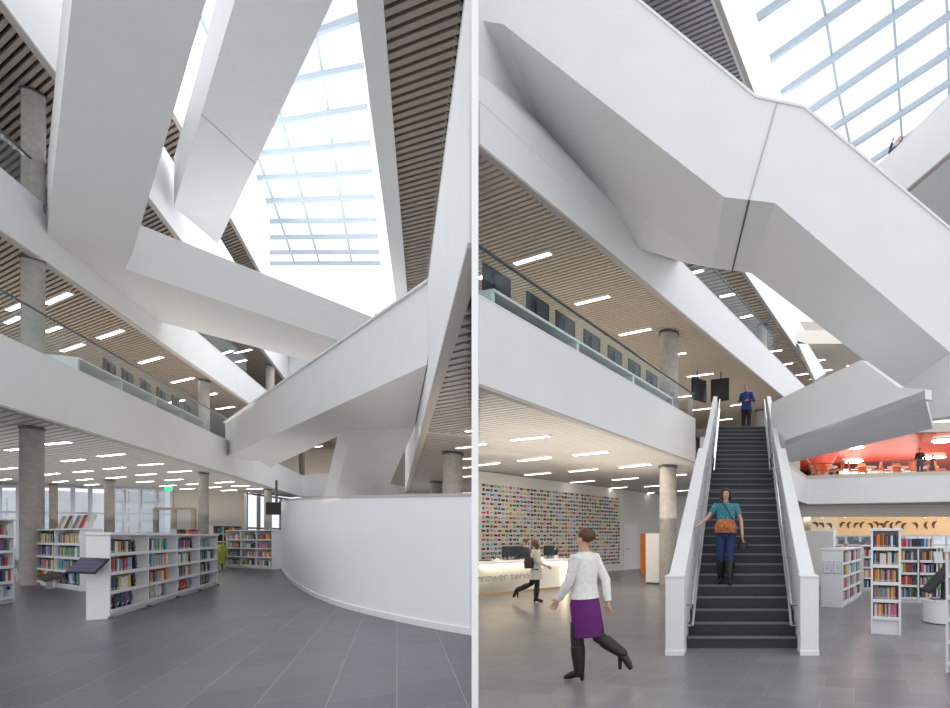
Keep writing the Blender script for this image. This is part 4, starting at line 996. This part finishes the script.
        for S in 'RL': g.tube([J['hip'+S]+V((0,0,.02)), J['hip'+S].lerp(J['knee'+S],.4), J['knee'+S], J['knee'+S].lerp(J['ank'+S],.35), J['ank'+S]+V((0,0,.02))], [.098,.092,.068,.066,.052], 14)
        g.build('trousers', cb, r)
    for S in 'RL':
        k, a_, t_ = J['knee'+S], J['ank'+S], J['toe'+S]; g = MB()
        heel = a_-(t_-a_).xy.to_3d().normalized()*.035
        g.tube([k.lerp(a_,.25), k.lerp(a_,.45), k.lerp(a_,.75), a_], [.078,.078,.066,.055], 14)
        g.tube([heel+V((0,0,-.01)), a_.lerp(t_,.35)+V((0,0,.0)), a_.lerp(t_,.75), t_+(t_-a_)*.15], [.042,.044,.04,.022], 12)
        g.ball(a_, .05,.05,.05); g.ball(k.lerp(a_,.24), .072,.072,.03)
        hl = heel+V((0,0,-.01)); g.tube([hl, V((hl.x,hl.y,min(hl.z-.02, t_.z-.025)))], [.03,.018], 8)
        g.build('boot', cs_, r)
    return r
def foot(px, py, z=0): return G(px, py, z)
# woman in white top and purple skirt, walking left
c = XY(585,5.6)
w1 = person((c.x,c.y,0), 1.25, 1.68, 'woman in a white top, purple skirt and brown boots walking across the hall', dict(
    hipR=(.09,0,.90), hipL=(-.09,0,.90), kneeL=(-.06,.06,.49), ankL=(-.06,.03,.10), toeL=(-.06,.20,.035), kneeR=(.09,-.12,.48), ankR=(.12,-.42,.30), toeR=(.14,-.50,.15),
    elL=(-.21,.06,1.12), wrL=(-.17,.22,.93), elR=(.20,-.14,1.12), wrR=(.15,-.20,.88)), bottom='skirt',
    colT=('ivory',(.80,.78,.74)), colB=('purple',(.13,.015,.16)), colS=('brown',(.02,.011,.008)), hair=(.09,.045,.02), sleeve=1.0, bun=False)
# woman in pale coat by the desk, walking right
c = XY(536,12.3)
person((c.x,c.y,0), -1.2, 1.52, 'woman in a pale coat with a dark bag walking before the service desk', dict(
    kneeR=(.09,.03,.49), ankR=(.09,0,.09), toeR=(.10,.16,.03), kneeL=(-.08,-.12,.50), ankL=(-.08,-.50,.33), toeL=(-.08,-.56,.17), elR=(.24,.05,1.12), wrR=(.22,.26,1.0), elL=(-.25,-.12,1.12), wrL=(-.25,-.05,.88)),
    colT=('oat',(.66,.62,.55)), colB=('black',(.02,.02,.02)), colS=('black',(.015,.015,.015)), hair=(.12,.055,.03), hairlen=.10, coat=.30)
cc = XY(531,12.1); b = empty('shoulder_bag', (cc.x-.05,cc.y,1.0), .4, 'dark leather bag hanging behind the pale coat', 'bag')
MB().loft([(0,0,-.16,.10,.05),(0,0,-.02,.12,.06),(0,0,.10,.08,.04)], 14).build('bag_body', mat('leather_dark', (.05,.035,.03), .5, .1, 15), b); MB().tube([(-.05,0,.08),(.02,.0,.28),(.08,0,.36)], .012, 6).build('strap', MATS['leather_dark'], b)
# clerk behind desk
c = XY(524,16.2)
person((c.x,c.y,-.08), 2.6, 1.60, 'clerk in a dark jacket sitting behind the service desk', dict(wrR=(.15,.28,1.02), wrL=(-.15,.28,1.02)), colT=('slate',(.06,.065,.075)), colB=('black',(0,0,0)), colS=('black',(0,0,0)), hair=(.10,.06,.04))
# woman on the stair, coming down
yy = 8.40; 
def st_z(y):
    z = 0
    for (a_, zt_, g) in steps:
        if y-7.2 >= a_: z = zt_
    return z
zs = st_z(8.34)
px_ = 726
c = XY(px_, yy)
w2 = person((c.x, yy, zs), math.pi, 1.60, 'woman in a teal patterned top and jeans coming down the grand stair', dict(
    kneeR=(.09,.06,.52), ankR=(.09,-.06,.09+.0), toeR=(.10,.10,.035), kneeL=(-.08,.12,.50), ankL=(-.07,.16,.09), toeL=(-.08,.30,.03),
    elR=(.33,.03,1.17), wrR=(.50,.13,1.03), elL=(-.27,-.02,1.13), wrL=(-.29,.10,.88)),
    colT=('teal_pattern',(.05,.22,.28),.5,45), colB=('denim',(.02,.04,.12)), colS=('black',(0,0,0)), hair=(.04,.018,.015), hairlen=.12, sleeve=.55)
# her bag
b = empty('shoulder_bag', (c.x, yy-.16, zs+.93), 0, 'orange and brown patterned bag worn by the woman on the stair', 'bag')
MB().loft([(0,0,-.07,.17,.05),(0,-.01,.02,.19,.07),(0,0,.12,.14,.05),(0,0,.15,.10,.03)], 18).build('bag_body', mat('bag_pattern', (.42,.13,.04), .7, .6, 22), b)
MB().tube([(.13,.02,.12),(.02,-.0,.33),(-.10,.10,.50)], .010, 6).build('strap', MATS['leather_dark'], b)
b = empty('handbag', (c.x+.30*.94, yy-.05, zs+.66), 0, 'small black handbag held by the woman on the stair', 'bag')
MB().loft([(0,0,-.08,.08,.04),(0,0,.02,.09,.045),(0,0,.08,.05,.03)], 14).build('bag_body', BLACK, b); MB().tube([(-.04,0,.07),(0,0,.15),(.04,0,.07)], .008, 6).build('handle', BLACK, b)
# man at the stair head
c = XY(746.5,16.6)
person((c.x,16.6,5.0), math.pi-.4, 1.66, 'person in a blue jacket and dark trousers standing at the stair head', dict(elR=(.25,.0,1.13), wrR=(.14,.20,1.05), elL=(-.27,.0,1.13), wrL=(-.15,.2,1.10)),
    colT=('blue',(.025,.05,.20)), colB=('black',(0,0,0)), colS=('black',(0,0,0)), hair=(.20,.17,.15), coat=.12)
# visitor leaning over top right balcony
p = P(900,139,17.3)
w = person((p.x,p.y,p.z-1.62), 2.5, 1.70, 'person leaning over the high balcony under the skylight', dict(elR=(.30,.18,1.18), wrR=(.16,.32,1.36), elL=(-.30,.20,1.2), wrL=(-.12,.36,1.25)), colT=('navy',(.05,.05,.09)), colB=('black',(0,0,0)), colS=('black',(0,0,0)), hair=(.10,.05,.05))
for (px, d, H, lab, col, rz) in [(920,36.3,2.5,'dark-clothed figure standing at the café balcony, nearest','black',2.8),(933,37.5,2.2,'second dark-clothed figure farther right on the café level','charcoal',.5)]:
    c = XY(px, d); person((c.x,c.y,5.9), rz, H-.35, lab, None, colT=(col,(.03,.03,.035)), colB=('black',(0,0,0)), colS=('black',(0,0,0)), hair=(.25,.20,.16), coat=.25)
for (px, py, d, lab, col, h) in [(846,543.5,17.5,'grey-haired person seen behind the white bookcase','black',(.45,.43,.42)),(861,544,17.0,'brown-haired person in a dark top between the far bookcases','navy2',(.10,.05,.03)),(867.5,543.5,17.0,'person with fair hair beside the display tower','tan',(.22,.11,.05))]:
    p = P(px, py, d); person((p.x,p.y,0), math.pi*.8, 1.42, lab, None, colT=(col,(.03,.03,.06) if col != 'tan' else (.3,.2,.12)), colB=('black',(0,0,0)), colS=('black',(0,0,0)), hair=h)
ORD = 'nearest,second nearest,third nearest,fourth nearest,fifth nearest,sixth nearest,seventh nearest,eighth nearest,ninth nearest,tenth nearest'.split(',')
ORD += [w+' nearest' for w in 'eleventh,twelfth,thirteenth,fourteenth,fifteenth,sixteenth,seventeenth,eighteenth,nineteenth,twentieth,twenty-first,twenty-second,twenty-third,twenty-fourth,twenty-fifth,twenty-sixth,twenty-seventh,twenty-eighth,twenty-ninth,thirtieth'.split(',')]
for (where, grp), L_ in LAMPS.items():
    for k, r in enumerate(sorted(L_, key=lambda r: r.location.length)): r['label'] = ORD[k]+' linear lamp in '+where
# trim everything to its own side of the partition
bpy.context.view_layer.update()
pd = XY(475.0,1).normalized(); pn = V((pd.y,-pd.x,0))          # points to the right hall
for o in list(C.objects):
    sd = SIDES.get(o.name, 0)
    if o.type != 'MESH' or not sd or o.data.users > 1: continue
    W = o.matrix_world; ds = [(W @ V(c)).dot(pn)*sd for c in o.bound_box]
    if min(ds) >= .035 or (W @ V(o.bound_box[0])).y > 80: continue
    bm = bmesh.new(); bm.from_mesh(o.data); bm.transform(W)
    res = bmesh.ops.bisect_plane(bm, geom=bm.verts[:]+bm.edges[:]+bm.faces[:], plane_co=pn*.03*sd, plane_no=pn*sd, clear_inner=True)
    ed = [e for e in res['geom_cut'] if isinstance(e, bmesh.types.BMEdge) and e.is_boundary]
    if ed:
        try: bmesh.ops.holes_fill(bm, edges=ed, sides=0)
        except Exception: pass
    bm.transform(W.inverted()); bm.to_mesh(o.data); bm.free()
    if not len(o.data.polygons):
        if o.children: print('emptied', o.name)
        else: bpy.data.objects.remove(o)
# ================================================================ LIGHT, WORLD, CAMERA
w = bpy.data.worlds.new('World'); bpy.context.scene.world = w; w.use_nodes = True
bg = w.node_tree.nodes['Background']; bg.inputs['Color'].default_value = (.93,.96,1,1); bg.inputs['Strength'].default_value = 1.42
def area(x, y, z, sx, sy, power, col, rx=0, ry=0, rz=0):
    l = bpy.data.lights.new('daylight_or_fill', 'AREA'); l.shape = 'RECTANGLE'; l.size = sx; l.size_y = sy; l.energy = power; l.color = col  # used for skylight daylight and for added fill lights alike
    o = bpy.data.objects.new('daylight_or_fill', l); C.objects.link(o); o.location = (x,y,z); o.rotation_euler = (rx,ry,rz)
c = XY(330,28); area(c.x, c.y, Z5-.2, 6, 18, 3000, (.95,.97,1), 0, 0, .6)
ar = area(XY(890,41.2).x, 41.0, 3.3, 18, .5, 260, (1,.80,.58), .95, 0, 0)  # warm area light added along the spotlights to brighten the peach wall
def added_uplight(px, d, z, sx, sy, pw, col=(1,.95,.88), rz=0):  # added upward fill for dark slatted ceilings, no fixture there
    c = XY(px, d); area(c.x, c.y, z, sx, sy, pw, col, math.pi, 0, rz)
added_uplight(130, 23, 2.6, 24, 18, 620); added_uplight(110, 21, 7.0, 13, 13, 260, (1,.90,.78)); added_uplight(445, 17, 2.3, 4, 16, 90, (1,.9,.82), .5)  # left hall ceilings, fill without any fitted lamp
area(XY(548,14.2).x, 14.2, 3.8, 7, 5, 230, (1,.90,.74), .45, 0, .5)  # wash added to brighten the desk wall, not a fitted lamp
added_uplight(600, 13.5, 2.2, 4, 8, 150, (1,.93,.82), -.2); added_uplight(640, 20, 6.7, 8, 14, 190, (1,.90,.76), -.3); area(XY(880,41).x, 41, 8.2, 14, 8, 520, (1,.93,.9))  # right hall ceiling fills, then a downlight added to brighten the café
added_uplight(300, 44, 6.6, 8, 6, 120, (1,.9,.75))  # added fill for the far end under the crossing bridge
c = XY(860,22); area(c.x, c.y, Z6-.2, 8, 12, 1600, (.92,.96,1))
cam = bpy.data.cameras.new('Camera'); co = bpy.data.objects.new('Camera', cam); C.objects.link(co)
co.location = (0,0,EYE); co.rotation_euler = (math.pi/2,0,0)
cam.sensor_fit = 'HORIZONTAL'; cam.sensor_width = 36; cam.lens = F/950*36
cam.shift_x = -(CX-475)/950; cam.shift_y = (HY-354)/950; cam.clip_start = .05; cam.clip_end = 400
sc = bpy.context.scene; sc.camera = co
sc.view_settings.view_transform = 'Standard'; sc.view_settings.look = 'None'; sc.view_settings.exposure = -.12; sc.view_settings.gamma = 1
